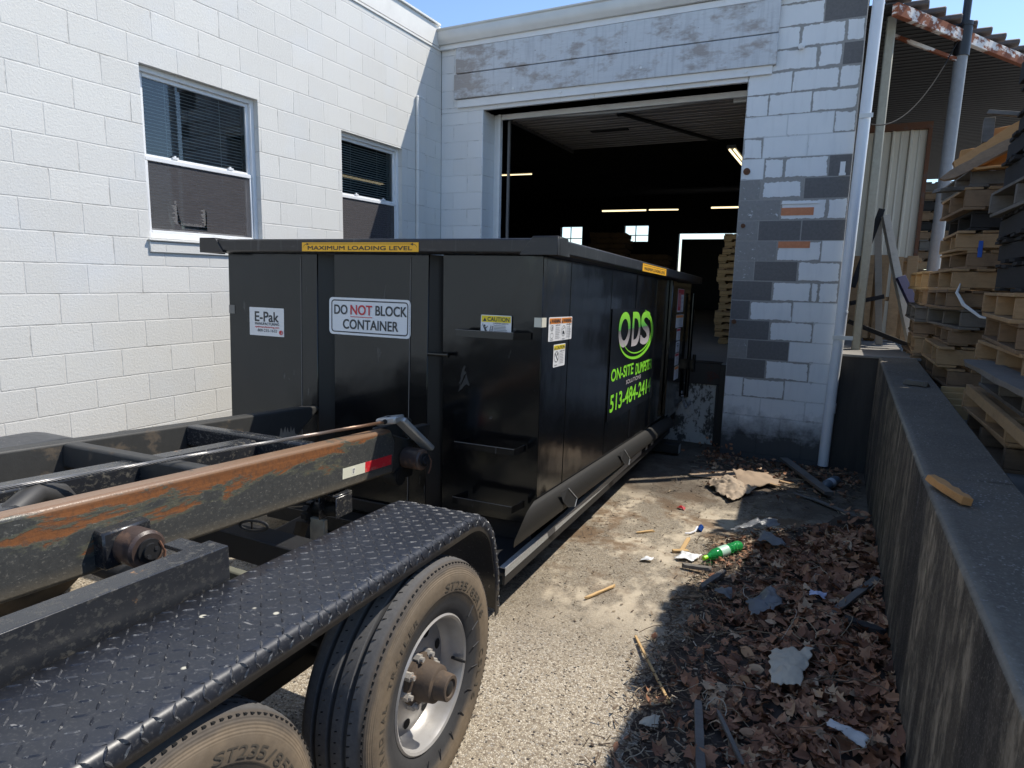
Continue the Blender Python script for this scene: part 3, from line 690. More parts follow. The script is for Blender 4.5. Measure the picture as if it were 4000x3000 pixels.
# siding behind
SD = thing('metal_partition', 'beige ribbed metal partition with a rusty header behind the leaning boards', 'partition')
w = MB()
x = 4.665
while x < 5.40:
    w.prism([(x, 3.02, 1.17), (x+.012, 2.995, 1.17), (x+.034, 2.995, 1.17), (x+.046, 3.02, 1.17), (x+.105, 3.02, 1.17), (x+.11, 3.014, 1.17), (x+.125, 3.014, 1.17), (x+.13, 3.02, 1.17), (x+.205, 3.02, 1.17), (x+.205, 3.035, 1.17), (x, 3.035, 1.17)], (0, 0, 2.71)); x += .205
w.build('ribbed_sheet', m_siding, SD, bevel=.003)
w = MB(); w.box((4.665, 2.96, 3.88), (5.53, 3.05, 3.965)); w.box((5.485, 2.97, 1.17), (5.53, 3.05, 3.88)); w.build('rusty_frame', m_rust, SD)
# ------------------------------------------------------------------ roll-off container
def mat_black():
    k = M('gloss black container paint'); o = k.obj(); x = k.sep(o)
    dust = k.ramp(k.noise(o, 2.2, 7, .7), [(.45, 0), (.8, 1)])
    c = k.mix(k.math('MULTIPLY', dust, .15), (.0032, .0034, .0040), (.024, .024, .024))
    spk = k.ramp(k.vor(o, 26), [(.03, 1), (.055, 0)])
    c = k.mix(k.math('MULTIPLY', spk, k.ramp(k.noise(o, 3, 3), [(.55, 0), (.7, .55)])), c, (.35, .34, .32))
    scr = k.ramp(k.noise(k.map(o, (5, 60, 1.2)), 2.5, 3, .6, 1.2), [(.695, 0), (.71, 1)])
    c = k.mix(k.math('MULTIPLY', scr, .14), c, (.28, .28, .28))
    low = k.ramp(k.math('ADD', x[2], k.math('MULTIPLY', k.noise(o, 3, 6), .4)), [(.45, 1), (.95, 0)])
    c = k.mix(k.math('MULTIPLY', low, .08), c, (.06, .05, .038))
    r = k.math('ADD', .10, k.math('MULTIPLY', k.noise(o, 4, 5, .6), .10))
    n1 = k.bump(k.math('ADD', k.noise(k.map(o, (1, 1, .6)), 2.1, 2, .4), k.math('MULTIPLY', k.noise(o, 5.5, 2, .5), .22)), .32, .03)
    n2 = k.bump(k.noise(o, 260, 2, .5), .03, .002, n1)
    k.b.inputs['Specular Tint'].default_value = (.84, .93, 1, 1)
    return k.fin(c, r, 0, n2, .55)
m_black = mat_black()
m_rim = M('scuffed black rim'); 
def _rim(k):
    o = k.obj()
    scr = k.ramp(k.noise(k.map(o, (2.5, 2.5, 9)), 3, 7, .72), [(.56, 0), (.72, 1)])
    drip = k.ramp(k.noise(k.map(o, (16, 16, 1)), 2, 3), [(.62, 0), (.72, 1)])
    c = k.mix(k.math('MULTIPLY', scr, .5), (.014, .014, .016), (.09, .09, .095))
    c = k.mix(k.math('MULTIPLY', drip, .25), c, (.15, .15, .155))
    return k.fin(c, .38, 0, k.bump(k.noise(o, 40, 4), .15, .004))
m_rim = _rim(m_rim)
m_seam = plain('worn edge highlight', (.13, .13, .13), .5)  # edge wear and its highlight share this pale grey
m_tube = m_tube
m_dusty = mat_rust('dusty black lower rail', (.013, .012, .0105), .3, ((.02, .017, .014), (.04, .034, .027)), 4)
m_worn_sunlit = simple('scraped and sunlit steel edge', (.34, .345, .34), .55, .2, .35, 60, .3)  # scraped steel; also stands for sun on the flange and bar end
m_under = simple('black under frame', (.012, .012, .013), .6, 0, .5, 8)
m_label = M('white label'); m_label = m_label.fin((.72, .73, .74), .35)
m_sign = simple('white sign plate', (.70, .73, .76), .35, 0, .03, 10)
m_ink = plain('black ink', (.035, .04, .045), .5)
m_ink2 = plain('grey ink', (.20, .21, .23), .5)
m_red = plain('red ink', (.55, .035, .045), .5)
m_yel = plain('yellow print', (.80, .62, .02), .4)
m_ora = plain('orange print', (.80, .26, .03), .4)
m_amber = simple('amber sticker', (.92, .47, .012), .4, 0, .05, 8)
m_brown = plain('brown ink', (.07, .045, .02), .5)
m_green = plain('lime green vinyl', (.24, .70, .035), .4)
m_silver = plain('silver grey vinyl', (.36, .33, .34), .4)
m_vinyl = M('dark decal film').fin((.0045, .0048, .0055), .22)
def mat_logo():
    k = M('green to silver logo print'); x = k.sep(k.obj())
    # printed split: green upper half, silver lower half, with the print's own tints
    f = k.math('ADD', x[2], k.math('MULTIPLY', x[1], -.014))
    c = k.ramp(f, [(0, (.5, .45, .46)), (1, (.5, .45, .46))])
    top = k.ramp(k.math('MULTIPLY', k.math('SUBTRACT', f, 1.40), 6.0), [(0, (.06, .33, .06)), (.55, (.24, .62, .05)), (1, (.30, .78, .04))])
    bot = k.ramp(k.math('MULTIPLY', k.math('SUBTRACT', f, 1.27), 7.5), [(0, (.50, .46, .47)), (1, (.10, .10, .105))])
    return k.fin(k.mix(k.math('GREATER_THAN', f, 1.405), bot, top), .4)
m_logo = mat_logo()

RC = thing('rolloff_container', 'big black open-top roll-off waste container with green lettering, parked at the dock', 'container', frame((3.319, -4.222, .118), -2.4, -1.65))
W_, L_ = 2.18, 4.66
zb, zt = .50, 1.86
w = MB()
gr = [(-1.456, -1.331), (-.678, -.589)]
xs_ = [-W_, gr[0][0], gr[0][1], gr[1][0], gr[1][1], 0]
for i, (yt, yb) in ((0, (0, 0)), (2, (0, .006)), (4, (-.002, .040))): w.prism([(xs_[i], yt, zt), (xs_[i], yb, .20 if i < 4 else .42), (xs_[i], .06, .20 if i < 4 else .42), (xs_[i], .05, zt)], (xs_[i+1]-xs_[i], 0, 0))
w.build('front_wall', m_black, RC, bevel=.003)
for a, b in gr:
    w = MB(); w.prism([(a+.001, .006, .2), (b-.001, .085, .2), (b-.001, .11, .2), (a+.001, .11, .2)], (0, 0, zt-.2)); w.build('rib_recess', plain('shaded recess black', (.003, .003, .0035), .45), RC)  # recess shade put into a matte black apart from the body paint
w = MB(); w.box((-.05, .05, .50), (0, L_, zt)); w.build('side_wall', m_black, RC)
w = MB(); w.box((-W_, .05, .30), (-W_+.05, L_, zt)); w.build('side_wall', m_black, RC)
w = MB(); w.box((-W_+.05, L_-.05, .4), (-.05, L_, zt)); w.build('rear_door', m_black, RC)
w = MB(); w.box((-W_+.05, .08, .42), (-.05, L_-.05, .48)); w.build('floor', m_under, RC)
for a in (-1.58, -.796):
    w = MB(); w.box((a-.002, -.003, .25), (a+.002, -.0004, 1.845)); w.build('panel_seam', m_seam, RC)
for a in (.434, 1.295, 2.014, 2.78):
    w = MB(); w.box((.0004, a-.002, .55), (.0025 if a != 2.014 else .006, a+(.002 if a != 2.014 else .008), 1.85)); w.build('panel_seam', plain('dark seam', (.005, .005, .006), .5) if a == 2.014 else m_black, RC)
w = MB()
for (x0, y0, x1, y1) in ((-W_-.11, -.11, .11, .05), (-W_-.11, L_-.05, .11, L_+.06), (-W_-.11, .05, -W_+.05, L_-.05), (-.05, .05, .11, L_-.05)): w.box((x0, y0, 1.862), (x1, y1, 1.937))
w.build('top_rim', m_rim, RC, bevel=.010, seg=2)
for sx, sgn in ((0, 1), (-W_, -1)):
    w = MB(); X = sx+sgn*.116; q = sx+sgn*.045; q2 = sx-sgn*.06; m_ = sx-sgn*.02
    w.prism([(m_, -.117, 1.942), (X-sgn*.0, -.117, 1.942), (X, -.117, 1.855), (q2-sgn*.03, -.117, 1.855)], (0, .03, 0))
    w.prism([(X, -.087, 1.942), (X, .03, 1.942), (X, .06, 1.855), (X, -.087, 1.855)], (-sgn*.03, 0, 0))
    w.prism([(m_, -.117, 1.942), (X, -.117, 1.942), (X, .03, 1.942), (m_, .03, 1.942)], (0, 0, .004)); w.build('corner_gusset', m_rim, RC, bevel=.006)
# vertical post and hinge line near the rear
w = MB(); w.box((.001, 3.36, .50), (.035, 3.52, 1.86)); w.build('side_post', m_black, RC, bevel=.006)
w = MB(); w.box((.001, 3.60, .45), (.02, 4.20, 1.80)); w.build('side_plate', m_black, RC, bevel=.004)
w = MB(); w.cyl((.04, 4.60, .55), (.04, 4.60, 1.75), .025, n=10); w.box((.0, 4.56, .88), (.11, 4.66, .99)); w.cyl((.10, 4.60, .85), (.10, 4.60, 1.05), .02, n=10); w.build('door_hinge', m_black, RC, smooth=True)
w = MB()
for i in range(13):
    t = i/12; p = Vector((.06, 4.15, .66)).lerp(Vector((.085, 4.62, .50)), t) + Vector((0, 0, -.12*math.sin(math.pi*t)))
    ringp = [(p.x+(.012*math.cos(a) if i % 2 else 0), p.y+.026*math.sin(a), p.z+(0 if i % 2 else .014*math.cos(a))) for a in [2*math.pi*q/10 for q in range(11)]]
    w.tube(ringp, .005, 6)
w.build('chain', mat_rust('galvanised chain', (.30, .30, .31), .3), RC, smooth=True)
w = MB(); w.box((-.5, 3.86, .03), (.115, 3.97, .125)); w.build('stop_bar', m_worn_sunlit if False else m_under, RC, bevel=.004)
w = MB(); w.box((.1151, 3.862, .032), (.119, 3.968, .123)); w.build('sunlit_bar_end', m_worn_sunlit, RC)  # sun on the end of the bar painted as a pale plate
# lower side rail with its notched gussets
w = MB(); y0, y1 = 0.0, 3.72
def zz_(y, z): return z-.030*y
def section(y, dy): return [(.0005, y, zz_(y, .575)), (.028, y-dy*.4, zz_(y, .565)), (.072, y-dy, zz_(y, .505)), (.070, y-dy, zz_(y, .470)), (.0005, y-dy*.6, zz_(y, .41)), (-.04, y, zz_(y, .41))]
a = section(0, .42); b = section(3.72, 0); n = len(a)
w.add(a+b, [tuple(range(n-1, -1, -1)), tuple(range(n, 2*n))]+[(i, (i+1) % n, n+(i+1) % n, n+i) for i in range(n)])
w.build('lower_rail', m_dusty, RC, bevel=.004)
for (y, s_) in ((.33, 1.0), (1.62, .85)):
    w = MB(); z = zz_(y, .545)
    hexp = [(.055, y-.07, z+.02), (.075, y+.0, z+.03), (.098, y+.10*s_, z-.05), (.100, y+.06*s_, z-.09), (.09, y-.02, z-.075), (.075, y-.07, z-.03)]
    w.add(hexp, [tuple(range(6))]); w.build('pocket', plain('pocket dark', (.006, .006, .006), .7), RC, recalc=False)
    w = MB(); w.tube([(.077, y+.005, z+.030), (.100, y+.103*s_, z-.052), (.102, y+.062*s_, z-.092)], .003, 6); w.build('pocket_lip', m_worn_sunlit, RC)
# ground rails, cross members, rollers
w = MB(); w.box((-.30, -.35, .285), (-.006, 3.9, .30)); w.box((-.012, -.35, .240), (-.0, 3.9, .285)); w.build('outer_sill', m_under, RC)
w = MB(); w.box((-.0, -.35, .287), (.002, 2.55, .325)); w.box((-.03, -.35, .325), (.002, 2.55, .329)); w.box((-.0, 2.72, .287), (.002, 2.80, .325)); w.box((-.0, 2.95, .287), (.002, 3.05, .325)); w.build('sunlit_worn_flange', m_worn_sunlit, RC)  # scraped edge coloured pale only along its sunlit run
w = MB()
for x0 in (-.78, -1.56): w.box((x0, -.30, .03), (x0+.12, L_, .22))
w.build('main_runner', m_under, RC, bevel=.005)
w = MB()
for i in range(10): w.box((-W_+.06, .1+i*.48, .30), (-.05, .17+i*.48, .42))
w.build('cross_member', m_under, RC)
w = MB(); w.box((-1.75, -.14, .22), (-.42, -.0, .31)); w.box((-1.75, -.02, .33), (-.42, .0, .40)); w.build('front_sill', m_dusty, RC, bevel=.004)
w = MB(); w.box((-W_, .4, .2), (-.35, .45, .45)); w.build('inner_plate', m_under, RC)
for x0 in (-.70, -1.5):
    w = MB(); w.cyl((x0-.09, 4.35, .09), (x0+.09, 4.35, .09), .085, n=20); w.build('ground_roller', m_under, RC, smooth=True)
# ladder rungs
for (xa, xb, yb3, z0, z1, xr) in ((-.453, -.116, -.09, 1.428, 1.466, -.060), (-.423, -.071, -.13, .835, .870, -.066), (-.425, -.073, -.13, .526, .564, -.061)):
    w = MB(); t = .008
    w.box((xa, yb3, z0), (xb, yb3+t, z1)); w.prism([(xb, yb3, z0), (xb, yb3+t, z0), (xr-.006, 0, z0), (xr+.006, 0, z0)], (0, 0, z1-z0)); w.prism([(xa, yb3, z0), (xa, yb3+t, z0), (xa+.03, 0, z0), (xa+.018, 0, z0)], (0, 0, z1-z0))
    rg = w.build('ladder_rung', m_black, RC, bevel=.002); w = MB(); w.box((xa, yb3-.0008, z1-.0025), (xb, yb3-.0002, z1+.0005)); w.build('worn_edge_highlight', m_seam, rg)  # scuffed edge with its highlight drawn as a pale strip
w = MB(); w.cyl((-.66, -.02, 1.315), (-.53, -.03, 1.318), .009, n=8); w.cyl((-.53, -.03, 1.318), (-.525, -.03, 1.318), .015, n=8); w.build('latch_bar', m_black, RC, smooth=True)
# ---- signs and stickers -------------------------------------------------
def plate(name, mk, d, u0, u1, v0, v1, mat, rad=0.0, parent=RC):
    m_ = mk(d); rrect(m_, u0, u1, v0, v1, rad); return m_.build(name, mat, parent, recalc=False)
def label(name, mk, d, u0, u1, v0, v1, mat, items, rad=.004):
    """plate plus lettering sub-parts grouped by ink; items: (ink, fn(mb))"""
    o = plate(name, mk, d, u0, u1, v0, v1, mat, rad)
    lay = 0
    for nm, ink, fn in items:
        lay += 1; m_ = mk(d+.0008*lay); fn(m_); m_.build(nm, ink, o, recalc=False)
    return o
def T(*a, **kw): return lambda mb: fit(mb, *a, **kw)
def many(*fns):
    def f(mb):
        for g in fns: g(mb)
    return f
# maker's sign
u0, u1, v0, v1 = -2.003, -1.718, 1.346, 1.523
label('maker_sign', front, .002, u0, u1, v0, v1, m_label, [
 ('lettering', m_ink, many(T('E-Pak', (-1.958, -1.760, 1.434, 1.498), bold=.035), T('MANUFACTURING', (-1.957, -1.757, 1.413, 1.430), bold=.04), T('800-235-1632', (-1.935, -1.775, 1.371, 1.389), bold=.02))),
 ('web_address', m_red, T('epakmanufacturing.com', (-1.955, -1.757, 1.393, 1.408), bold=.03)),
 ('emblem', m_red, many(lambda m_: circ(m_, -1.742, 1.372, .016, .014, .005), lambda m_: circ(m_, -1.745, 1.373, .008, .008)))])
u0, u1, v0, v1 = -1.364, -.790, 1.389, 1.607
label('warning_sign', front, .003, u0, u1, v0, v1, m_sign, [
 ('border', m_ink, lambda m_: ring(m_, u0+.016, u1-.016, v0+.013, v1-.013, .022, .007)),
 ('lettering', m_ink, many(T('DO', (-1.326, -1.229, 1.508, 1.565), bold=.03), T('BLOCK', (-1.030, -.815, 1.510, 1.568), bold=.03), T('CONTAINER', (-1.262, -.872, 1.424, 1.482), bold=.03))),
 ('red_word', m_red, many(T('NOT', (-1.207, -1.052, 1.509, 1.567), bold=.03), lambda m_: rrect(m_, -1.207, -1.052, 1.495, 1.499))),
 ('small_print', m_ink2, lambda m_: rrect(m_, -.885, -.82, 1.408, 1.410))], .024)
def arrow(m_, u, v, s_):
    pts = [(u+s_*(.028*math.cos(a)-.028), v-.012+.026*math.sin(a)) for a in [R(90-10*i) if True else 0 for i in range(0, 9)]]
    for p, q in zip(pts[:-1], pts[1:]): m_.add([m_.place(p[0], p[1]-.0015), m_.place(q[0], q[1]-.0015), m_.place(q[0], q[1]+.0015), m_.place(p[0], p[1]+.0015)], [(0, 1, 2, 3)])
    poly(m_, [(u-s_*.045, v+.014), (u-s_*.026, v+.021), (u-s_*.026, v+.006)])
u0, u1, v0, v1 = -1.471, -.676, 1.866, 1.916
label('load_level_sticker', front, .1125, u0, u1, v0, v1, m_amber, [
 ('lettering', m_brown, many(T('MAXIMUM LOADING LEVEL', (-1.428, -.716, 1.874, 1.897), bold=.05), lambda m_: rrect(m_, -1.435, -.708, 1.9065, 1.909), lambda m_: arrow(m_, -.685, 1.893, 1), lambda m_: arrow(m_, -1.462, 1.893, -1)))], 0)
label('load_level_sticker', side, .1125, 1.69, 2.57, 1.866, 1.923, m_amber, [
 ('lettering', m_brown, many(T('MAXIMUM LOADING LEVEL', (1.75, 2.52, 1.876, 1.90), bold=.04), lambda m_: rrect(m_, 1.72, 2.54, 1.911, 1.9135)))], 0)
def tri(m_, u, v, s_): poly(m_, [(u, v), (u+s_, v), (u+s_/2, v+s_*.9)])
u0, u1, v0, v1 = -.348, -.168, 1.430, 1.547
def fall(m_):   # figure slipping off a ladder
    circ(m_, -.324, 1.489, .005, .0065); poly(m_, [(-.330, 1.480), (-.319, 1.482), (-.312, 1.462), (-.322, 1.461)]); poly(m_, [(-.338, 1.499), (-.335, 1.500), (-.326, 1.478), (-.330, 1.477)]); poly(m_, [(-.318, 1.480), (-.304, 1.490), (-.304, 1.487), (-.317, 1.474)]); poly(m_, [(-.316, 1.463), (-.312, 1.466), (-.298, 1.446), (-.302, 1.444)])
    poly(m_, [(-.300, 1.440), (-.297, 1.440), (-.285, 1.492), (-.288, 1.492)]); poly(m_, [(-.284, 1.440), (-.281, 1.440), (-.273, 1.490), (-.276, 1.490)])
    for i in range(6): rrect(m_, -.299+i*.0022, -.281+i*.0015, 1.446+i*.008, 1.448+i*.008)
label('ladder_caution_sticker', front, .002, u0, u1, v0, v1, m_label, [
 ('yellow_band', m_yel, lambda m_: rrect(m_, u0+.004, u1-.004, 1.509, 1.543)),
 ('lettering', m_ink, many(T('CAUTION', (-.308, -.180, 1.514, 1.537), bold=.03), lambda m_: tri(m_, -.335, 1.513, .022), fall, T('LADDER SAFETY!', (-.270, -.185, 1.500, 1.507), bold=.02))),
 ('small_print', m_ink2, many(lambda m_: rrect(m_, -.273, -.272, 1.435, 1.508), lambda m_: lines(m_, -.268, -.178, 1.494, 8, .0076, .003)))], .006)
# side stickers
u0, u1, v0, v1 = .100, .476, 1.416, 1.546
label('double_warning_sticker', side, .002, u0, u1, v0, v1, m_label, [
 ('orange_band', m_ora, many(lambda m_: rrect(m_, .110, .286, 1.510, 1.540), lambda m_: rrect(m_, .296, .468, 1.510, 1.540))),
 ('lettering', m_ink, many(T('WARNING', (.138, .282, 1.514, 1.536), bold=.03), T('WARNING', (.322, .464, 1.514, 1.536), bold=.03), lambda m_: tri(m_, .113, 1.514, .022), lambda m_: tri(m_, .299, 1.514, .021), T('KEEP OFF!', (.205, .275, 1.498, 1.506), bold=.01), T('LOAD EVENLY!', (.378, .466, 1.499, 1.507), bold=.01),
   lambda m_: circ(m_, .150, 1.488, .024, .016, .0025), lambda m_: circ(m_, .150, 1.447, .024, .016, .0025), lambda m_: circ(m_, .335, 1.468, .034, .030, .0025), lambda m_: poly(m_, [(.145, 1.478), (.156, 1.480), (.158, 1.496), (.148, 1.494)]), lambda m_: poly(m_, [(.318, 1.452), (.352, 1.450), (.340, 1.468), (.320, 1.470)]), lambda m_: poly(m_, [(.315, 1.475), (.350, 1.484), (.350, 1.487), (.315, 1.478)]))),
 ('small_print', m_ink2, many(lambda m_: lines(m_, .20, .28, 1.490, 7, .0095, .0022), lambda m_: lines(m_, .38, .466, 1.490, 7, .0095, .0022), lambda m_: rrect(m_, .289, .2905, 1.42, 1.542), lambda m_: lines(m_, .12, .19, 1.4265, 1, .01, .003), lambda m_: lines(m_, .31, .37, 1.4265, 1, .01, .003)))], .008)
u0, u1, v0, v1 = .190, .378, 1.271, 1.396
label('caution_sticker', side, .002, u0, u1, v0, v1, m_label, [
 ('yellow_band', m_yel, lambda m_: rrect(m_, u0+.006, u1-.006, 1.366, 1.391)),
 ('lettering', m_ink, many(T('CAUTION', (.225, .366, 1.369, 1.387), bold=.025), lambda m_: tri(m_, .199, 1.368, .02), T('KEEP OFF!', (.292, .365, 1.352, 1.360), bold=.01), lambda m_: circ(m_, .238, 1.328, .036, .030, .003), lambda m_: poly(m_, [(.214, 1.346), (.218, 1.350), (.262, 1.310), (.258, 1.306)]), lambda m_: poly(m_, [(.246, 1.334), (.256, 1.336), (.258, 1.350), (.248, 1.348)]))),
 ('small_print', m_ink2, many(lambda m_: lines(m_, .29, .37, 1.345, 7, .009, .0022), lambda m_: rrect(m_, .281, .2825, 1.275, 1.362), lambda m_: lines(m_, .205, .27, 1.285, 1, .01, .003)))], .006)
# company decal
dec = plate('company_decal', side, .0065, 1.325, 2.80, .775, 1.585, m_vinyl)
m_ = side(.0095)
fit(m_, 'O', (1.500, 1.845, 1.297, 1.562), bold=.045); fit(m_, 'D', (1.905, 2.180, 1.290, 1.560), bold=.045); fit(m_, 'S', (2.195, 2.535, 1.284, 1.562), bold=.045); m_.build('logo_letters', m_logo, dec, recalc=False)
m_ = side(.0105); n = 30
for (ra, rb, wmax, c0, aa, bb) in ((.58, .150, .055, (2.10, 1.385), -165, 68), (.50, .118, .028, (2.12, 1.395), -158, 60)):
    A = [(c0[0]+ra*math.cos(R(aa+(bb-aa)*i/n)), c0[1]+(rb+.045)*math.sin(R(aa+(bb-aa)*i/n))*1.05) for i in range(n+1)]
    Bq = []
    for i in range(n+1):
        t = i/n; wd = wmax*math.sin(math.pi*min(1, t*.95+.02))**.8; p = A[i]; d = math.hypot(p[0]-c0[0], (p[1]-c0[1])*3); s_ = 1-wd/ra*1.3
        Bq.append((c0[0]+(p[0]-c0[0])*s_, c0[1]+(p[1]-c0[1])*(s_ if True else 1)))
    m_.add([m_.place(*p) for p in A+Bq], [(i, i+1, n+2+i, n+1+i) for i in range(n)])
m_.build('swoosh', m_green, dec, recalc=False)
m_ = side(.0095); fit(m_, 'ON-SITE', (1.365, 2.02, 1.064, 1.155), bold=.04); fit(m_, 'DUMPSTER', (2.10, 2.715, 1.046, 1.140), bold=.04); fit(m_, '513-484-2414', (1.375, 2.715, .838, .968), bold=.035); m_.build('lettering', m_green, dec, recalc=False)
m_ = side(.0095); fit(m_, 'SOLUTIONS', (1.81, 2.305, 1.000, 1.034), bold=.05); m_.build('small_word', m_silver, dec, recalc=False)
# stickers on the rear plate
def stk(name, v0, v1, u0, u1, head, extra=()):
    return label(name, side, .0215, u0, u1, v0, v1, m_label, [('header', head, lambda m_: rrect(m_, u0+.015, u1-.015, v1-(v1-v0)*.24, v1-.006)), ('small_print', m_ink2, lambda m_: lines(m_, u0+(u1-u0)*.4, u1-.02, v1-(v1-v0)*.34, max(4, int((v1-v0)/.018)), .014, .004))]+list(extra), .004)
stk('notice_sticker', 1.542, 1.783, 3.72, 4.08, m_red, [('red_panel', m_red, lambda m_: rrect(m_, 3.74, 3.90, 1.56, 1.775)), ('pale_bars', m_label, lambda m_: [rrect(m_, 3.775+i*.04, 3.785+i*.04, 1.60, 1.74) for i in range(3)] and None)])
stk('notice_sticker', 1.380, 1.516, 3.70, 4.14, m_ora); stk('notice_sticker', 1.245, 1.373, 3.79, 4.01, m_red)
stk('notice_sticker', 1.117, 1.235, 3.795, 4.015, m_label, [('pictogram', m_ink, lambda m_: [circ(m_, 3.87+.05*(i % 2), 1.21-.022*(i//2), .02, .007) for i in range(4)] and None)])
stk('notice_sticker', .98, 1.108, 3.785, 4.015, m_red); stk('notice_sticker', .825, .968, 3.80, 4.05, m_ora)
m_ = MB(); m_.box((-.039, -.003, 1.496), (.003, -.0005, 1.545)); m_.box((.0005, -.003, 1.496), (.003, .062, 1.545)); m_.build('reflective_tape', plain('pale tape', (.62, .60, .50), .5), RC)
m_ = MB(); m_.box((-2.178, -.003, 1.475), (-2.13, -.0005, 1.53)); m_.build('reflective_tape', plain('dull tape', (.16, .16, .15), .5), RC)

# ------------------------------------------------------------------ roll-off trailer
TRM = frame((2.31, -6.1, .171), -2.4, -1.65); TRI = TRM.inverted()
TR = thing('rolloff_trailer', 'black tandem-axle roll-off trailer with rusty tilted rails and a tread-plate mudguard', 'trailer', TRM)
def mat_rail():
    k = M('rusty black bed rail'); o = k.obj(); x = k.sep(o)
    v = k.map(o, (1, 1.0, 3.2))
    f = k.noise(v, 2.3, 8, .68, .3)
    hgt = k.math('MULTIPLY', k.math('SUBTRACT', x[2], .128), 1.55)
    m = k.ramp(k.math('ADD', f, hgt), [(.585, 0), (.615, 1)])
    streak = k.noise(k.map(o, (1, .5, 26)), 3, 5, .7)
    rust = k.mix(streak, (.085, .034, .015), (.33, .125, .04))
    rust = k.mix(k.ramp(k.noise(o, 60, 4, .7), [(.45, 0), (.8, 1)]), rust, (.09, .045, .025))
    top = k.mix(k.noise(k.map(o, (60, .6, 1)), 2.5, 5, .7), (.085, .045, .025), (.33, .21, .13))
    rust = k.mix(k.ramp(x[2], [(.213, 0), (.224, 1)]), rust, top)
    pnt = k.mix(k.noise(o, 30, 6, .75), (.018, .020, .023), (.075, .075, .068))
    mud = k.ramp(k.noise(k.map(o, (1, 1, 1.6)), 55, 5, .72), [(.56, 0), (.68, 1)])
    pnt = k.mix(k.math('MULTIPLY', mud, .55), pnt, (.23, .215, .18))
    sp = k.ramp(k.noise(k.map(o, (1, 22, 60)), 2.0, 3, .6, 1.5), [(.66, 0), (.70, 1)])
    pnt = k.mix(k.math('MULTIPLY', sp, .5), pnt, (.30, .29, .26))
    lowm = k.ramp(x[2], [(.0, .6), (.05, 0)])
    pnt = k.mix(lowm, pnt, (.16, .13, .085))
    edge = k.ramp(k.math('ADD', f, hgt), [(.545, 0), (.585, .5), (.60, 0)])
    pnt = k.mix(edge, pnt, (.14, .14, .085))
    c = k.mix(m, pnt, rust)
    r = k.mix(k.ramp(x[2], [(.213, 0), (.224, 1)]), .55, .34)
    n1 = k.bump(k.math('ADD', k.math('MULTIPLY', m, -.6), k.noise(o, 90, 4, .7)), .3, .003)
    return k.fin(c, r, 0, n1, .5)
m_rail = mat_rail()
m_rail2 = mat_rust('dusty dark far rail', (.04, .04, .038), .40, ((.05, .045, .038), (.13, .10, .07)), 5, (1, .6, 1))
def mat_frame(name='muddy black steel', mud=.38):
    k = M(name); o = k.obj(); x = k.sep(o)
    c = k.mix(k.noise(o, 14, 6, .7), (.010, .012, .018), (.034, .035, .036))
    d = k.ramp(k.noise(k.map(o, (1, 1, 1.4)), 45, 6, .75), [(.54, 0), (.70, 1)])
    c = k.mix(k.math('MULTIPLY', d, mud), c, (.22, .20, .155))
    ru = k.ramp(k.noise(o, 7, 7, .7), [(.66, 0), (.70, 1)])
    c = k.mix(ru, c, k.mix(k.noise(o, 50, 3), (.15, .06, .02), (.32, .19, .09)))
    return k.fin(c, k.math('ADD', .25, k.math('MULTIPLY', d, .4)), 0, k.bump(k.noise(o, 70, 4), .15, .003))
m_frame = mat_frame(); m_frame2 = mat_frame('dusty grey black steel', .8)
def place(o, W): o.parent = TR; o.matrix_parent_inverse = Matrix.Identity(4); o.matrix_basis = TRI @ W; return o
def railframe(top_rear, direction):
    d = Vector(direction).normalized(); y = -d; x = y.cross(Vector((0, 0, 1))).normalized(); z = x.cross(y)
    m = Matrix.Identity(4)
    for i in range(3): m[i][0] = x[i]; m[i][1] = y[i]; m[i][2] = z[i]
    m.translation = Vector(top_rear); return m
RD = Vector((.10, -1.758, .131))             # along the rails, towards the drawbar
H = .232
RRM = railframe((2.662, -4.645, 1.087-H), RD); LRM = railframe((1.845, -4.60, 1.079-H), RD)
w = MB(); w.prism([(-.038, .0, H), (-.038, .045, .16), (-.038, .03, 0), (-.038, -4.6, 0), (-.038, -4.6, H)], (.076, 0, 0)); rr = place(w.build('bed_rail', m_rail, None, bevel=.014, seg=3), RRM); rr['label'] = 'near rusty bed rail'
w = MB(); w.prism([(-.038, .36, H), (-.038, .34, H-.02), (-.038, .06, 0), (-.038, -4.6, 0), (-.038, -4.6, H)], (.076, 0, 0)); lr = place(w.build('bed_rail', m_rail2, None, bevel=.012, seg=2), LRM); lr['label'] = 'far bed rail with slanted tip'
wash = M('dried mud'); wash = wash.fin(wash.mix(wash.noise(wash.map(wash.obj(), (1, 12, 3)), 3, 5), (.20, .175, .135), (.34, .30, .235)), .9)
w = MB(); r_m = random.Random(4); up_ = []; lo_ = []
for i in range(26):
    y = -.10+.23*i/25; lo_.append((.0385, y+.03, .012+.10*max(0, (y-.06))/.1*.4+.006*r_m.random())); up_.append((.0385, y+.045, .10+.05*r_m.random()*(1 if 6 < i < 20 else .3)-.0020*abs(i-13)*(1.4 if i > 16 else 1)))
w.add(lo_+up_, [(i, i+1, 27+i, 26+i) for i in range(25)])
w.build('mud_splash', wash, lr, recalc=False)
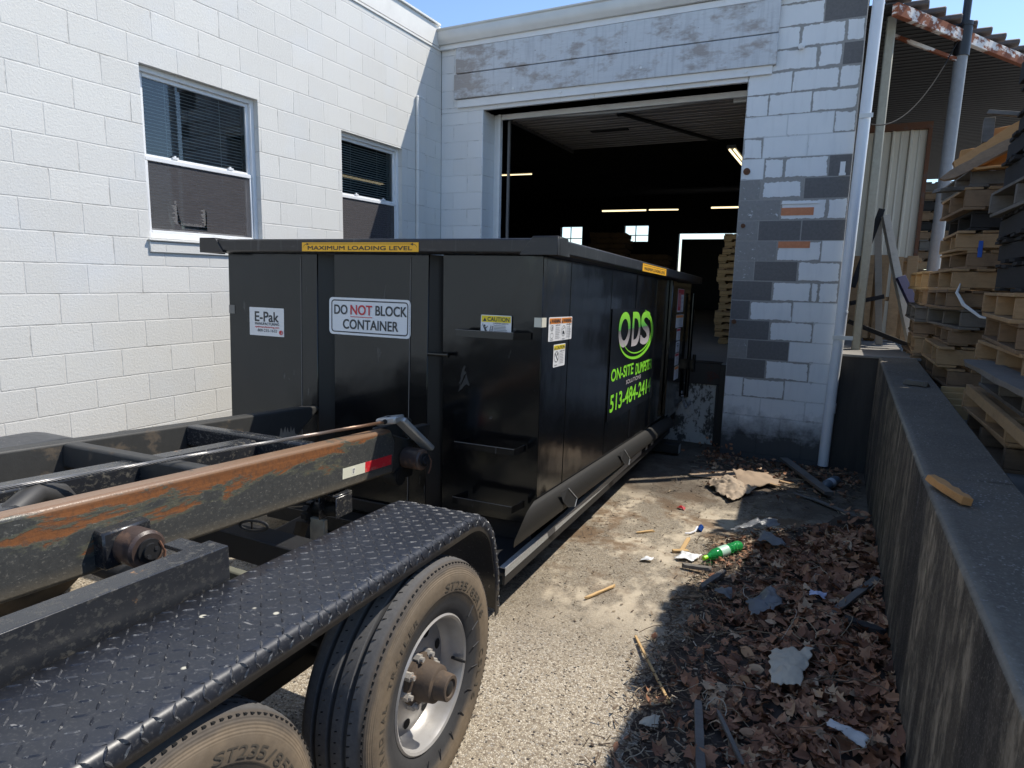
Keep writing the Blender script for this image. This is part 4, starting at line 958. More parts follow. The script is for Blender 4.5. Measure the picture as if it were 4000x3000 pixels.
# reflective tape on the near rail
w = MB(); w.box((.0384, -.385, .050), (.0394, -.215, .100)); tp = w.build('reflective_tape', None or simple('white reflective tape', (.66, .65, .52), .4, 0, .12, 150), rr)
w = MB(); w.box((.0394, -.316, .060), (.0400, -.292, .092)); w.build('patch', plain('pale patch', (.72, .70, .60), .4), tp)
w = MB()
for poly_ in ([(-.311, .087), (-.306, .087), (-.306, .076), (-.311, .076)], [(-.303, .087), (-.297, .087), (-.297, .078), (-.303, .078)], [(-.312, .074), (-.300, .074), (-.303, .064), (-.309, .066)]): w.add([(.0406, y, z) for y, z in poly_], [(0, 1, 2, 3)])
w.build('printed_mark', m_ink2, tp, recalc=False)
k = M('red reflective tape'); o_ = k.obj(); m_redtape = k.fin(k.mix(k.ramp(k.noise(o_, 18, 5, .7), [(.55, 0), (.7, 1)]), (.58, .02, .03), (.50, .22, .16)), .4)
w = MB(); w.box((.0384, -.2145, .050), (.0394, .010, .100)); w.build('reflective_tape', m_redtape, rr)
# spine tube, cross members
w = MB(); w.prism([(-.05, -.5, H-.125), (-.05, -.5, H-.022), (-.05, -4.6, H-.022), (-.05, -4.6, H-.125)], (.10, 0, 0)); place(w.build('spine_tube', m_frame2, None, bevel=.014, seg=2), railframe((2.285, -4.62, 1.083-H), RD))
for (dy, zt_, mt) in ((.50, H-.004, m_frame2), (1.08, H-.004, m_rail2), (1.95, H-.004, m_frame), (2.8, H-.004, m_frame)):
    w = MB(); w.box((-.78, -dy-.035, zt_-.10), (-.038, -dy+.035, zt_)); place(w.build('cross_member', mt, None, bevel=.012, seg=2), railframe((2.662, -4.645, 1.087-H), RD))
# winch cable (stranded) and hook strap
P0 = Vector((2.71, -4.645, 1.135)); P1 = Vector((2.50, -6.26, 1.212)); P2 = P1+(P1-P0)*1.4
w = MB(); d = (P2-P0).normalized(); x = d.orthogonal().normalized(); y = d.cross(x); Lc = (P2-P0).length
for s_ in range(6):
    pts = []
    for i in range(0, 420):
        t = Lc*i/419; a = 2*math.pi*(t/.075)+s_*math.pi/3; p = P0+d*t+(x*math.cos(a)+y*math.sin(a))*.0050; p.z -= .006*math.sin(math.pi*min(1, t/Lc)); pts.append(p)
    w.tube(pts, .0031, 5)
w.T = None
k = M('steel winch cable'); o_ = k.obj(); x_ = k.sep(o_)
m_cable = k.fin(k.mix(k.ramp(k.math('MULTIPLY', x_[1], .6), [(.45, 0), (.75, 1)]), (.20, .195, .19), (.20, .115, .07)), .42, .5)
w.v = [TRI @ p for p in w.v]; w.build('winch_cable', m_cable, TR, smooth=True)
def TB():
    b = MB(); b.T = TRI; return b
w = TB(); w.prism([(2.655, -4.70, 1.112), (2.765, -4.68, 1.132), (2.765, -4.60, 1.132), (2.655, -4.60, 1.112)], (0, 0, .038)); w.beam((2.745, -4.62, 1.145), (2.80, -4.43, .955), .075, .03, up=(0, .7, .7)); st = w.build('hook_strap', simple('worn pale steel', (.40, .40, .385), .4, .5, .25, 20), TR, bevel=.010, seg=2)
w = TB(); w.cyl((2.712, -4.6995, 1.140), (2.712, -4.69, 1.1415), .012, n=12); w.cyl((2.708, -4.655, 1.1605), (2.708, -4.655, 1.161), .014, n=12); w.build('eye', plain('eye black', (.004, .004, .004), .8), st)
m_nose = mat_rust('dark greasy steel', (.035, .032, .028), .35, ((.06, .045, .032), (.13, .095, .065)), 9)
w = TB(); w.prism([(2.655, -4.66, 1.075), (2.655, -4.42, .985), (2.655, -4.40, .90), (2.655, -4.52, .83), (2.655, -4.66, .86)], (.03, 0, 0)); w.prism([(2.60, -4.66, 1.09), (2.60, -4.36, 1.09), (2.60, -4.34, 1.07), (2.60, -4.44, .95), (2.60, -4.60, .88)], (.03, 0, 0)); w.build('nose_plate', m_nose, TR, bevel=.006)
w = TB(); w.prism([(2.700, -4.36, 1.068), (2.75, -4.34, 1.068), (2.735, -4.34, .99), (2.695, -4.36, 1.02)], (-.02, -.12, .0)); w.build('fang_plate', m_nose, TR, bevel=.004)
m_roller = mat_rust('brown roller steel', (.06, .042, .036), .45, ((.08, .045, .032), (.18, .11, .07)), 10, rough=.4)
def roller(c, ax_, r, l_, big):
    c = Vector(c); a = Vector(ax_).normalized()
    w = TB(); w.cyl(c-a*l_/2, c+a*l_/2, r, n=28); w.cyl(c-a*(l_/2+.0), c+a*(l_/2+.004), r*.93, n=28); o = w.build('roller', m_roller, TR, bevel=.004)
    w = TB(); w.cyl(c+a*l_/2, c+a*(l_/2+.014), r*.62, n=20); w.cyl(c+a*(l_/2+.010), c+a*(l_/2+.024), r*.42, n=16); e = c+a*(l_/2+.024)
    w.build('pin', m_under, o, smooth=True)
    w = TB(); w.cyl(e+Vector((0, .012, .006)), e+Vector((0, .012, .006))+a*.003, .006, n=8); w.cyl(e+Vector((0, -.012, -.012)), e+Vector((0, -.012, -.012))+a*.003, .007, n=8); w.build('pin_hole', m_dark, o)
    w = TB(); w.tube([e+Vector((-.01, .03, .02)), e+Vector((.004, .036, -.01)), e+Vector((.004, .03, -.045)), e+Vector((0, .015, -.075))], .004, 6); w.build('cotter_pin', m_rust, o, smooth=True)
    return o
roller((2.752, -4.50, .912), (1, -.05, .03), .056, .115, 1)
roller((2.875, -6.09, 1.040), (1, -.05, .03), .058, .085, 1)
w = TB(); w.box((2.78, -6.17, .985), (2.835, -6.02, 1.10)); w.build('roller_bracket', m_frame, TR, bevel=.006)
w = TB(); w.cyl((2.62, -4.55, .812), (2.70, -4.55, .815), .045, n=20); w.cyl((2.62, -4.55, .812), (2.702, -4.55, .815), .03, n=16); w.prism([(2.67, -4.50, .86), (2.67, -4.41, .85), (2.67, -4.44, .79), (2.67, -4.52, .80)], (.02, 0, 0)); w.build('lower_roller', m_dusty, TR, smooth=True)
# tilt hinge under the rail
w = TB(); w.box((2.625, -5.08, .862), (2.735, -4.97, .872)); w.box((2.728, -5.08, .765), (2.735, -4.97, .862)); w.box((2.625, -5.08, .74), (2.633, -4.97, .862)); w.build('hinge_box', m_frame2, TR, bevel=.005)
w = TB(); w.cyl((2.56, -5.02, .765), (2.70, -5.02, .785), .033, n=20); w.build('hinge_pin', m_dusty, TR, smooth=True)
w = TB(); 
for i in range(10):
    a = 2*math.pi*i/10; w.obox((2.545, -5.03+.048*math.cos(a), .745+.048*math.sin(a)), (.03, .03, .022), (a, 0, 0))
w.cyl((2.53, -5.03, .745), (2.56, -5.03, .748), .050, n=20); w.build('castle_nut', m_under, TR)
w = TB(); w.box((2.555, -5.065, .55), (2.645, -5.04, .735)); w.build('link_plate', simple('chalky steel link', (.36, .32, .24), .8, 0, .35, 30), TR, bevel=.003)
w = TB(); w.cyl((2.555, -5.085, .585), (2.57, -5.085, .587), .046, n=22); w.cyl((2.66, -5.05, .60), (2.675, -5.05, .60), .055, n=22); w.build('hinge_washer', m_nose, TR, smooth=True)
w = TB(); w.cyl((2.57, -5.10, .585), (2.60, -5.12, .588), .014, n=6); w.build('bolt', simple('zinc bolt', (.55, .54, .47), .4, .5), TR)
w = TB(); w.cyl((2.29, -5.0, .54), (2.45, -5.0, .558), .05, n=22); w.build('pivot_roller', m_nose, TR, smooth=True)
w = TB(); w.prism([(2.24, -5.06, .58), (2.40, -4.95, .68), (2.52, -4.95, .70), (2.52, -5.06, .50), (2.42, -5.10, .44), (2.25, -5.10, .48)], (0, .02, 0)); w.box((2.22, -5.0, .42), (2.62, -4.9, .52)); w.build('pivot_bracket', m_under, TR, bevel=.004)
w = TB(); w.prism([(2.455, -5.05, .69), (2.50, -5.05, .70), (2.44, -5.05, .52), (2.42, -5.05, .56)], (.02, .02, 0)); w.build('pivot_lug', m_nose, TR)
# main frame: sills, end plate, axles, drawbar
for sx, dx in ((3.20, .075), (1.34, .075)):
    w = TB(); x0 = sx; y1 = -6.10 if sx > 3 else -5.9
    w.prism([(x0, y1, .83), (x0, y1, 1.135), (x0-.01, -8.9, 1.215), (x0-.01, -8.9, .91)], (dx, 0, 0)); w.box((x0-.11 if sx > 3 else x0, y1-.06, 1.108), (x0 if sx > 3 else x0+.11, y1-.005, 1.122)); w.box((x0-.11 if sx > 3 else x0, y1-.012, .90), (x0 if sx > 3 else x0+.11, y1-.005, 1.108)); w.build('frame_sill', m_frame, TR, bevel=.016, seg=3)
w = TB(); w.box((2.98, -6.0, .86), (3.275, -5.97, .99)); w.build('gusset_box', simple('olive dusty plate', (.13, .125, .085), .75, 0, .3, 14), TR, bevel=.004)
w = TB(); w.box((1.4, -8.4, .62), (1.52, -5.15, .80)); w.box((3.05, -8.4, .62), (3.17, -5.55, .80)); w.box((1.42, -5.35, .60), (3.15, -5.22, .72)); w.box((1.42, -7.2, .62), (3.15, -7.1, .74)); w.build('lower_chassis', m_under, TR, bevel=.006)
w = TB(); w.tube([(2.60, -6.45, 1.0), (2.56, -6.30, 1.12), (2.50, -6.17, 1.165), (2.46, -6.08, 1.13), (2.46, -6.03, 1.04), (2.47, -6.0, .95)], .038, 12); w.build('hose', simple('black rubber hose', (.035, .034, .033), .55), TR, smooth=True)
w = TB(); w.box((2.50, -6.46, 1.02), (2.585, -6.245, 1.165)); w.build('winch_box', m_frame, TR, bevel=.008)
w = TB(); ovp = [(2.80+.050*math.cos(a)*1.0, -5.60+.0*a, .925+.020*math.sin(a)) for a in [2*math.pi*i/20 for i in range(21)]]
w.tube([(p[0], p[1]+.02*math.cos(i/3.2), p[2]) for i, p in enumerate(ovp)], .0055, 6); w.beam((2.79, -5.60, .91), (2.79, -5.60, .945), .006, .004, up=(0, 1, 0)); w.build('lamp_guard', m_dusty, TR, smooth=True)

# mudguards in tread plate
def mat_guard():
    k = M('tread plate paint'); o = k.obj()
    c = k.mix(k.noise(o, 9, 5, .6), (.010, .0115, .016), (.026, .029, .037))
    w1 = k.ramp(k.noise(k.map(o, (14, 60, 20)), 1.6, 4, .65, 1.0), [(.645, 0), (.69, 1)])
    area = k.ramp(k.noise(o, 3.2, 4), [(.40, .2), (.62, 1)])
    c = k.mix(k.math('MULTIPLY', k.math('MULTIPLY', w1, area), .75), c, (.34, .33, .31))
    sp = k.ramp(k.vor(o, 14), [(.09, 1), (.13, 0)]); sel = k.math('GREATER_THAN', k.sep(k.vor(o, 14, out='Color'))[0], .86)
    c = k.mix(k.math('MULTIPLY', sp, k.math('MULTIPLY', sel, .85)), c, (.58, .55, .44))
    du = k.ramp(k.noise(o, 120, 3, .7), [(.55, 0), (.75, .35)])
    c = k.mix(du, c, (.16, .155, .15))
    return k.fin(c, k.math('ADD', .26, k.math('MULTIPLY', k.noise(o, 30, 3), .2)), 0, k.bump(k.noise(o, 50, 4), .1, .002))
m_guard = mat_guard()
m_lug = M('worn tread lug'); 
def _lug(k):
    o = k.obj(); isl = k.island()
    c = k.mix(k.ramp(isl, [(.55, 0), (1, 1)]), (.014, .016, .022), (.07, .07, .072))
    c = k.mix(k.ramp(k.noise(o, 90, 4, .7), [(.54, 0), (.66, .8)]), c, (.24, .235, .22))
    return k.fin(c, .4)
m_lug = _lug(m_lug)
def wl(p): return TRI @ Vector(p)
def guard(xin, xout, sgn, lugs):
    """sheet profile (y, z) in trailer space, edge lip on the outer side"""
    inn = wl((3.27, -6.0, 1.035)); zl = inn.z
    yb_ = wl((3.5, -5.28, 1.0)).y
    prof = [(-1.42, zl-.52), (-1.36, zl-.30), (-1.22, zl-.07), (-1.06, zl-.003), (-.95, zl)]
    ny = 14
    for i in range(1, ny+1): prof.append((-.95+(yb_-.06+.95)*i/ny, zl))
    for i in range(1, 9):
        a = R(80*i/8); prof.append((yb_-.06+.245*math.sin(a), zl-.245*(1-math.cos(a))*.95))
    prof += [(yb_+.215, zl-.30), (yb_+.225, zl-.47)]
    cross = [(xin, 0)]; r_ = .028
    nx_ = 5
    for i in range(1, nx_+1): cross.append((xin+(xout-sgn*r_-xin)*i/nx_, 0))
    for i in range(1, 6):
        a = R(90*i/5); cross.append((xout-sgn*r_+sgn*r_*math.sin(a), -r_*(1-math.cos(a))))
    cross.append((xout, -.055))
    vs = []; m = len(cross)
    for j, (y, z) in enumerate(prof):
        y_, z_ = prof[max(j-1, 0)], prof[min(j+1, len(prof)-1)]
        t = Vector((z_[0]-y_[0], z_[1]-y_[1])).normalized(); nrm = Vector((-t.y, t.x))
        for (x, h) in cross: vs.append((x, y+nrm.x*h, z+nrm.y*h))
    fs = [(j*m+i, j*m+i+1, (j+1)*m+i+1, (j+1)*m+i) for j in range(len(prof)-1) for i in range(m-1)]
    b = MB(); b.add(vs, fs); o = b.build('mudguard', m_guard, TR, smooth=True)
    so = o.modifiers.new('thick', 'SOLIDIFY'); so.thickness = .004; so.offset = -1 if sgn > 0 else 1
    if lugs:
        b = MB(); r_l = random.Random(3)
        def lug(P, t, n_, ln, wd, hh):
            P = Vector(P); t = Vector(t).normalized(); n_ = Vector(n_).normalized(); s_ = n_.cross(t)
            vs_ = [P-t*ln-n_*.0008, P-t*ln*.3+s_*wd-n_*.0008, P+t*ln*.3+s_*wd-n_*.0008, P+t*ln-n_*.0008, P+t*ln*.3-s_*wd-n_*.0008, P-t*ln*.3-s_*wd-n_*.0008, P-t*ln*.55+n_*hh, P+t*ln*.55+n_*hh]
            b.add(vs_, [(0, 1, 6), (1, 2, 7, 6), (2, 3, 7), (3, 4, 7), (4, 5, 6, 7), (5, 0, 6)])
        arc = [0]
        for p, q in zip(prof[:-1], prof[1:]): arc.append(arc[-1]+math.hypot(q[0]-p[0], q[1]-p[1]))
        s_ = .02; row = 0; pit = .0335
        while s_ < arc[-1]-.02:
            j = max(i for i in range(len(arc)) if arc[i] <= s_); f_ = (s_-arc[j])/(arc[j+1]-arc[j]); p, q = prof[j], prof[j+1]
            y, z = p[0]+(q[0]-p[0])*f_, p[1]+(q[1]-p[1])*f_; t = Vector((0, q[0]-p[0], q[1]-p[1])).normalized(); n_ = Vector((1, 0, 0)).cross(t)
            x = xin+.012; colm = 0
            while x < xout-r_*.6:
                if s_ > .75:
                    al = (row+colm) % 2; dirv = (Vector((1, 0, 0))*.72+t*.69) if al else (Vector((1, 0, 0))*.72-t*.69)
                    lug((x, y, z), dirv, n_, .0165, .0040, .0024)
                x += pit; colm += 1
            if s_ > .75:      # lugs rolled over the edge
                for hh, nn in ((-.012, Vector((.7, 0, 0))+n_*.7), (-.036, Vector((1, 0, 0)))):
                    xx = xout-(r_*.22 if hh > -.02 else -.0005)
                    al = row % 2 ^ (hh < -.02); dv = (n_*-.8+t*.6) if al else (n_*-.8-t*.6)
                    if hh > -.02: dv = (Vector((.57, 0, 0))-n_*.57)*1.0+t*(.6 if al else -.6)
                    lug(Vector((xx, y, z))+n_*hh*.8, dv, nn, .0135, .0038, .002)
            s_ += pit; row += 1
        b.build('tread_lugs', m_lug, o)
    return o
gl_ = guard(wl((3.272, -6.0, 1.03)).x, wl((3.612, -6.0, 1.03)).x, 1, True)
guard(wl((1.348, -6.0, 1.03)).x, wl((1.008, -6.0, 1.03)).x, -1, False)

# wheels
def mat_tyre():
    k = M('dusty tyre rubber'); o = k.obj(); x = k.sep(o)
    r = k.math('SQRT', k.math('ADD', k.math('MULTIPLY', x[1], x[1]), k.math('MULTIPLY', x[2], x[2])))
    base = k.mix(k.noise(o, 20, 5), (.028, .028, .030), (.055, .055, .057))
    tread = k.mix(k.noise(o, 60, 6, .75), (.05, .05, .054), (.16, .155, .15))
    d = k.mix(k.noise(o, 40, 5, .7), (.15, .11, .068), (.29, .22, .145))
    side_ = k.math('MULTIPLY', k.ramp(k.math('ADD', r, k.math('MULTIPLY', k.noise(o, 6, 5), .05)), [(.295, 0), (.335, 1), (.395, 1), (.408, .4)]), k.ramp(k.noise(o, 3.5, 5, .6), [(.25, .45), (.6, 1)]))
    side_ = k.math('MULTIPLY', side_, k.ramp(k.math('ABSOLUTE', x[0]), [(.085, 0), (.10, 1)]))
    c = k.mix(k.math('MULTIPLY', side_, .72), base, d)
    c = k.mix(k.ramp(r, [(.396, 0), (.400, 1)]), c, tread)
    rr_ = k.math('SINE', k.math('MULTIPLY', r, 900.0))
    n1 = k.bump(k.math('MULTIPLY', rr_, k.ramp(r, [(.35, 0), (.36, 1), (.395, 1), (.4, 0)])), .25, .002)
    return k.fin(c, .8, 0, k.bump(k.noise(o, 120, 3), .15, .002, n1), .3)
m_tyre = mat_tyre()
m_sipe = plain('tread groove', (.006, .006, .006), .9)
m_rimp = M('silver wheel paint')
def _rp(k):
    o = k.obj(); c = k.mix(k.ramp(k.noise(o, 5, 6, .7), [(.45, 0), (.75, .5)]), (.40, .39, .38), (.22, .185, .13))
    return k.fin(c, .38, .35)
m_rimp = _rp(m_rimp)
m_hub = mat_rust('dusty brown hub', (.085, .062, .045), .4, ((.07, .045, .03), (.15, .11, .075)), 12, rough=.8)
m_nut = mat_rust('rusty lug nut', (.34, .32, .29), .42, ((.16, .075, .04), (.36, .2, .11)), 26, rough=.5)
m_hole = plain('dark hole', (.004, .004, .004), .9)
def make_wheel(lettering):
    """wheel with its outer face towards +x, axle at the origin"""
    wt = MB(); Rr = .403
    prof = [(-.080, .215), (-.100, .235), (-.116, .28), (-.119, .33), (-.113, .372), (-.100, .3945), (-.088, .400), (-.082, .4012)]
    for g in (-.053, 0, .053): prof += [(g-.009, .4035), (g-.006, .392), (g+.006, .392), (g+.009, .4035)]
    prof += [(.082, .4012), (.088, .400), (.100, .3945), (.105, .388), (.1075, .386), (.113, .372), (.1165, .360), (.118, .358), (.119, .33), (.117, .298), (.1165, .2955), (.114, .2925), (.112, .262), (.104, .24), (.098, .224), (.085, .212)]
    wt.lathe(prof, 96)
    ty = wt.build('tyre', m_tyre, None, smooth=True)
    b = MB()
    for i in range(110):
        a = 2*math.pi*i/110; c_, s_ = math.cos(a), math.sin(a)
        b.obox((.1010, .3905*c_, .3905*s_), (.013, .0034, .009), (a, 0, 0))
    sp = b.build('shoulder_sipes', m_sipe, None); sp.parent = ty
    b = MB()
    for i in range(80):
        a = 2*math.pi*i/80
        for xx in (-.027, .027, .07): b.obox((xx, .4030*math.cos(a+xx*9), .4030*math.sin(a+xx*9)), (.012, .002, .003), (a+xx*9, 0, R(35)))
    sp = b.build('tread_sipes', m_sipe, None); sp.parent = ty
    if lettering:
        b = MB()
        def arc_text(body, a0, da, r0, h, wd):
            a = a0
            for ch in body:
                if ch != ' ':
                    me = text_mesh(ch, .01); xs = [v.co.x for v in me.vertices]; ys = [v.co.y for v in me.vertices]; xa, xb, ya, yb3 = min(xs), max(xs), min(ys), max(ys)
                    vs = []
                    for v in me.vertices:
                        u = (v.co.x-(xa+xb)/2)/max(.35, xb-xa)*wd; q = (v.co.y-ya)/(yb3-ya)*h; r = r0+q; aa = a-u/r0
                        vs.append((.1200, r*math.cos(aa), r*math.sin(aa)))
                    fs_ = [tuple(p.vertices) for p in me.polygons]; n = len(vs)
                    b.add(vs, fs_); bpy.data.meshes.remove(me)
                a -= da
        # angle 90 deg = top, decreasing towards +y (the rear)
        arc_text('ST235/85R16', R(82), R(6.1), .306, .026, .028)
        arc_text('CSL16', R(-8), R(7.0), .300, .026, .026)
        arc_text('RADIAL TRAILER', R(190), R(5.6), .306, .022, .022)
        lt = b.build('raised_lettering', plain('letter rubber', (.075, .062, .046), .8), None, recalc=False); lt.parent = ty
        b = MB()
        for i in range(9):
            a = R(35-i*17); b.obox((.1150, .272*math.cos(a), .272*math.sin(a)), (.003, .0018, .05), Matrix.Rotation(a-math.pi/2, 3, 'X'))
        r_ = b.build('sidewall_ribs', plain('rib rubber', (.05, .05, .052), .7), None); r_.parent = ty
    rb = MB(); rb.lathe([(.085, .213), (.098, .222), (.103, .216), (.098, .208), (.083, .203), (.05, .200), (.030, .194), (.018, .186), (.022, .168), (.030, .155), (.033, .120), (.036, .095), (.036, .03), (-.08, .03), (-.08, .2), (-.098, .218)], 72)
    rm = rb.build('rim', m_rimp, None, smooth=True)
    b = MB()
    for i in range(8):
        a = 2*math.pi*(i+.5)/8; c = Vector((.0315, .143*math.cos(a), .143*math.sin(a)))
        vs = [c+Vector((.0012, 0, 0))+Vector((0, math.cos(a), math.sin(a)))*.0165*math.cos(q)+Vector((0, -math.sin(a), math.cos(a)))*.020*math.sin(q) for q in [2*math.pi*z/16 for z in range(16)]]
        b.add(vs, [tuple(range(16))])
    h_ = b.build('hand_holes', m_hole, None, recalc=False); h_.parent = rm
    b = MB(); b.cyl((.06, .19, -.02), (.105, .187, -.02), .006, n=10); b.cyl((.105, .187, -.02), (.117, .186, -.02), .0045, n=8); v_ = b.build('valve', plain('valve black', (.02, .02, .02), .5), None, smooth=True); v_.parent = rm
    hb = MB(); hb.lathe([(.03, .085), (.052, .085), (.056, .074), (.06, .066), (.115, .060), (.118, .056), (.120, .046), (.160, .043), (.163, .040), (.163, .03), (.158, .028), (.158, .012), (.16, 0.0001)], 36)
    hu = hb.build('hub', m_hub, None, smooth=True)
    hb = MB(); hb.lathe([(.159, .022), (.162, .018), (.162, .0001)], 18); pl = hb.build('hub_plug', m_under, None, smooth=True); pl.parent = hu
    root = bpy.data.objects.new('wheel', None); COL.objects.link(root)
    for o in (ty, rm, hu): o.parent = root
    for i in range(8):
        a = 2*math.pi*i/8+.2; b = MB()
        b.cyl((.033, .0825*math.cos(a), .0825*math.sin(a)), (.058, .0825*math.cos(a), .0825*math.sin(a)), .0155, n=6); b.cyl((.058, .0825*math.cos(a), .0825*math.sin(a)), (.070, .0825*math.cos(a), .0825*math.sin(a)), .0085, n=10)
        nu = b.build('lug_nut', m_nut, None); nu.parent = root
    return root
wh = make_wheel(True)
def put_wheel(o, c, flip, spin):
    o.parent = TR; loc = TRI @ Vector(c)
    o.matrix_basis = Matrix.Translation(loc) @ Matrix.Rotation(math.pi if flip else 0, 4, 'Z') @ Matrix.Rotation(spin, 4, 'X')
put_wheel(wh, (3.507, -5.61, .545), False, 0)
for (c, fl, sp) in (((3.518, -6.545, .575), False, -.15), ((1.11, -5.60, .55), True, 1.0), ((1.12, -6.52, .57), True, 2.0)):
    q = copy_tree(wh); put_wheel(q, c, fl, sp)
w = TB(); w.cyl((1.2, -5.6, .545), (3.42, -5.61, .545), .045, n=14); w.cyl((1.2, -6.53, .57), (3.42, -6.545, .57), .045, n=14); w.box((3.06, -6.6, .50), (3.14, -5.5, .56)); w.build('axle', m_under, TR, smooth=True)
# ------------------------------------------------------------------ timber and pallets
def mat_wood(name, a, b, stain=.3, dark=(.05, .042, .036)):
    k = M(name); o = k.obj(); isl = k.island()
    g = k.noise(k.map(o, (2.2, 16, 16)), 4, 6, .65, .5)
    c = k.mix(g, a, b)
    c = k.mix(k.math('MULTIPLY', k.math('ABSOLUTE', k.math('SUBTRACT', isl, .5)), 1.1), c, tuple(x*.62 for x in a))
    c = k.mix(k.math('MULTIPLY', k.ramp(k.noise(o, 3.5, 6, .7), [(.5, 0), (.72, 1)]), stain), c, dark)
    return k.fin(c, .8, 0, k.bump(g, .25, .004), .25)
m_wnew = mat_wood('fresh pale pine', (.46, .29, .125), (.66, .46, .235), .12)
m_wtan = mat_wood('tan pallet wood', (.30, .185, .095), (.52, .355, .20), .45)
m_wbrn = mat_wood('brown pallet wood', (.17, .11, .066), (.35, .24, .15), .55)
m_wgry = mat_wood('grey weathered wood', (.12, .108, .095), (.25, .23, .205), .5)
m_wdrk = mat_wood('blackened wood', (.022, .021, .022), (.055, .052, .05), .5, (.012, .012, .012))
m_wora = mat_wood('orange broken pine', (.42, .21, .075), (.62, .35, .15), .2)
WM = {'fresh': m_wnew, 'tan': m_wtan, 'brown': m_wbrn, 'grey': m_wgry, 'blackened': m_wdrk, 'orange': m_wora}
protos = {}
def pallet_proto(col, var, L=1.12, Wd=1.04, h=.15):
    key = (col, var, L, Wd, h)
    if key in protos: return protos[key]
    r_ = random.Random(var*31+len(col)*7)
    root = bpy.data.objects.new('pallet', None); COL.objects.link(root); root['category'] = 'pallet'
    t = .02; m2 = WM[col]; other = WM[r_.choice([col, col, 'tan' if col != 'blackened' else 'blackened', col])]
    def deck(name, z, n, gap):
        b = MB(); y = -L/2
        step = L/n
        for i in range(n):
            wd = step*(1-gap)*r_.uniform(.86, 1.0); x0 = -L/2+i*step
            e0, e1 = r_.uniform(-.03, .012), r_.uniform(-.012, .03)
            b.obox((x0+wd/2, (e0+e1)/2, z+t/2+r_.uniform(-.002, .002)), (wd, Wd+(e1-e0), t*r_.uniform(.85, 1.1)), (r_.uniform(-.006, .006), r_.uniform(-.008, .008), r_.uniform(-.012, .012)))
        return b.build(name, other if name == 'top_deck' else m2, root, bevel=.002)
    deck('bottom_deck', 0, 4, .48); deck('top_deck', h-t, 7, .22)
    for yy in (-Wd/2+.025, 0, Wd/2-.025):
        b = MB(); hh = h-2*t-.004
        b.obox((r_.uniform(-.015, .015), yy, t+.002+hh/2), (L, .042, hh), (0, 0, r_.uniform(-.006, .006))); b.build('stringer', m2, root, bevel=.002)
    protos[key] = root; root['used'] = 0
    return root
ORD = ['top', 'second', 'third', 'fourth', 'fifth', 'sixth', 'seventh', 'eighth', 'ninth', 'tenth', 'eleventh', 'twelfth', 'thirteenth', 'fourteenth', 'fifteenth', 'sixteenth', 'seventeenth', 'eighteenth', 'nineteenth', 'twentieth']
def stack(cx, cy, z0, cols, desc, yaws=0.0, jit=.03, seed=1, L=1.12, Wd=1.04, group='pallets stacked in the yard', hs=(.15, .15, .165, .14), turn=()):
    r_ = random.Random(seed); z = z0; n = len(cols)
    for i, c in enumerate(cols):
        h = hs[i % len(hs)]; p = pallet_proto(c, (seed+i) % 3, L, Wd, h)
        yaw_ = yaws+r_.gauss(0, 1.6)+(90 if i in turn else 0)
        m = Matrix.Translation((cx+r_.uniform(-jit, jit), cy+r_.uniform(-jit, jit), z)) @ Matrix.Rotation(R(yaw_), 4, 'Z') @ Matrix.Rotation(R(r_.uniform(-.5, .5)), 4, 'X')
        k_ = n-1-i; od = ORD[k_] if k_ < len(ORD) else 'low'
        lab = f"{c} wooden pallet, {od} from the top {desc}" if k_ else f"{c} wooden pallet on top {desc}"
        if not p['used']: o = p; o.matrix_world = m; p['used'] = 1; o['label'] = lab
        else: o = copy_tree(p, None, m, lab)
        o['group'] = group; o['category'] = 'pallet'
        z += h+.002
    return z
near_cols = ['brown', 'tan', 'grey', 'tan', 'brown', 'tan', 'blackened', 'blackened', 'blackened', 'grey', 'blackened', 'blackened', 'blackened', 'blackened', 'blackened']
stack(6.07, -2.66, .93, near_cols, 'of the tall stack nearest the camera', 0, .035, 3, 1.12, 1.1, turn=(6, 7, 8, 10, 11, 12, 13, 14))
stack(6.10, -3.98, .93, ['tan', 'brown', 'grey']*4+['tan', 'grey'], 'of the unseen stack behind the nearest one', 0, .03, 5)  # out of view, put in for its shadow on the ground
stack(6.10, -5.2, .93, ['tan', 'brown', 'grey']*4+['tan', 'brown'], 'of the unseen stack beside the photographer', 0, .03, 6)  # out of view, put in to keep the wall top shaded
stack(6.42, -1.6, .93, ['brown', 'tan', 'grey', 'brown', 'tan']*3, 'of the unseen set-back middle stack', 0, .03, 8, 1.1, .94)  # out of view, piled this high to keep sun off the leaves
zb_ = stack(6.015, -.55, .93, ['brown', 'brown', 'tan', 'brown', 'grey', 'brown', 'tan', 'brown', 'tan', 'blackened', 'brown', 'grey'], 'of the stack below the broken boards', 2, .05, 11)
stack(5.92, .62, .93, ['grey', 'brown', 'tan', 'brown', 'grey', 'tan', 'fresh'], 'of the low stack by the metal partition', -2, .04, 13)
stack(6.28, 5.9, .93, ['brown', 'tan', 'brown', 'blackened', 'brown', 'tan', 'brown', 'brown', 'tan', 'brown', 'grey', 'brown', 'blackened', 'brown', 'blackened', 'brown', 'grey'], 'of the stack behind the partition edge', 0, .03, 19)
stack(3.52, 3.4, .953, ['fresh']*16, 'of the fresh pine stack inside the dock door', 0, .05, 23, .98, .9, 'new pallets inside the warehouse', hs=(.10, .095, .105))
for i_, (x, y, n) in enumerate(((-1.75, 12.2, 15), (-.55, 12.6, 11))):
    stack(x, y, .953, ['brown']*n, ('of the hall stack below the window', 'of the hall stack by the rear door')[i_], 8, .06, 29+i_, group='pallets deep in the hall')
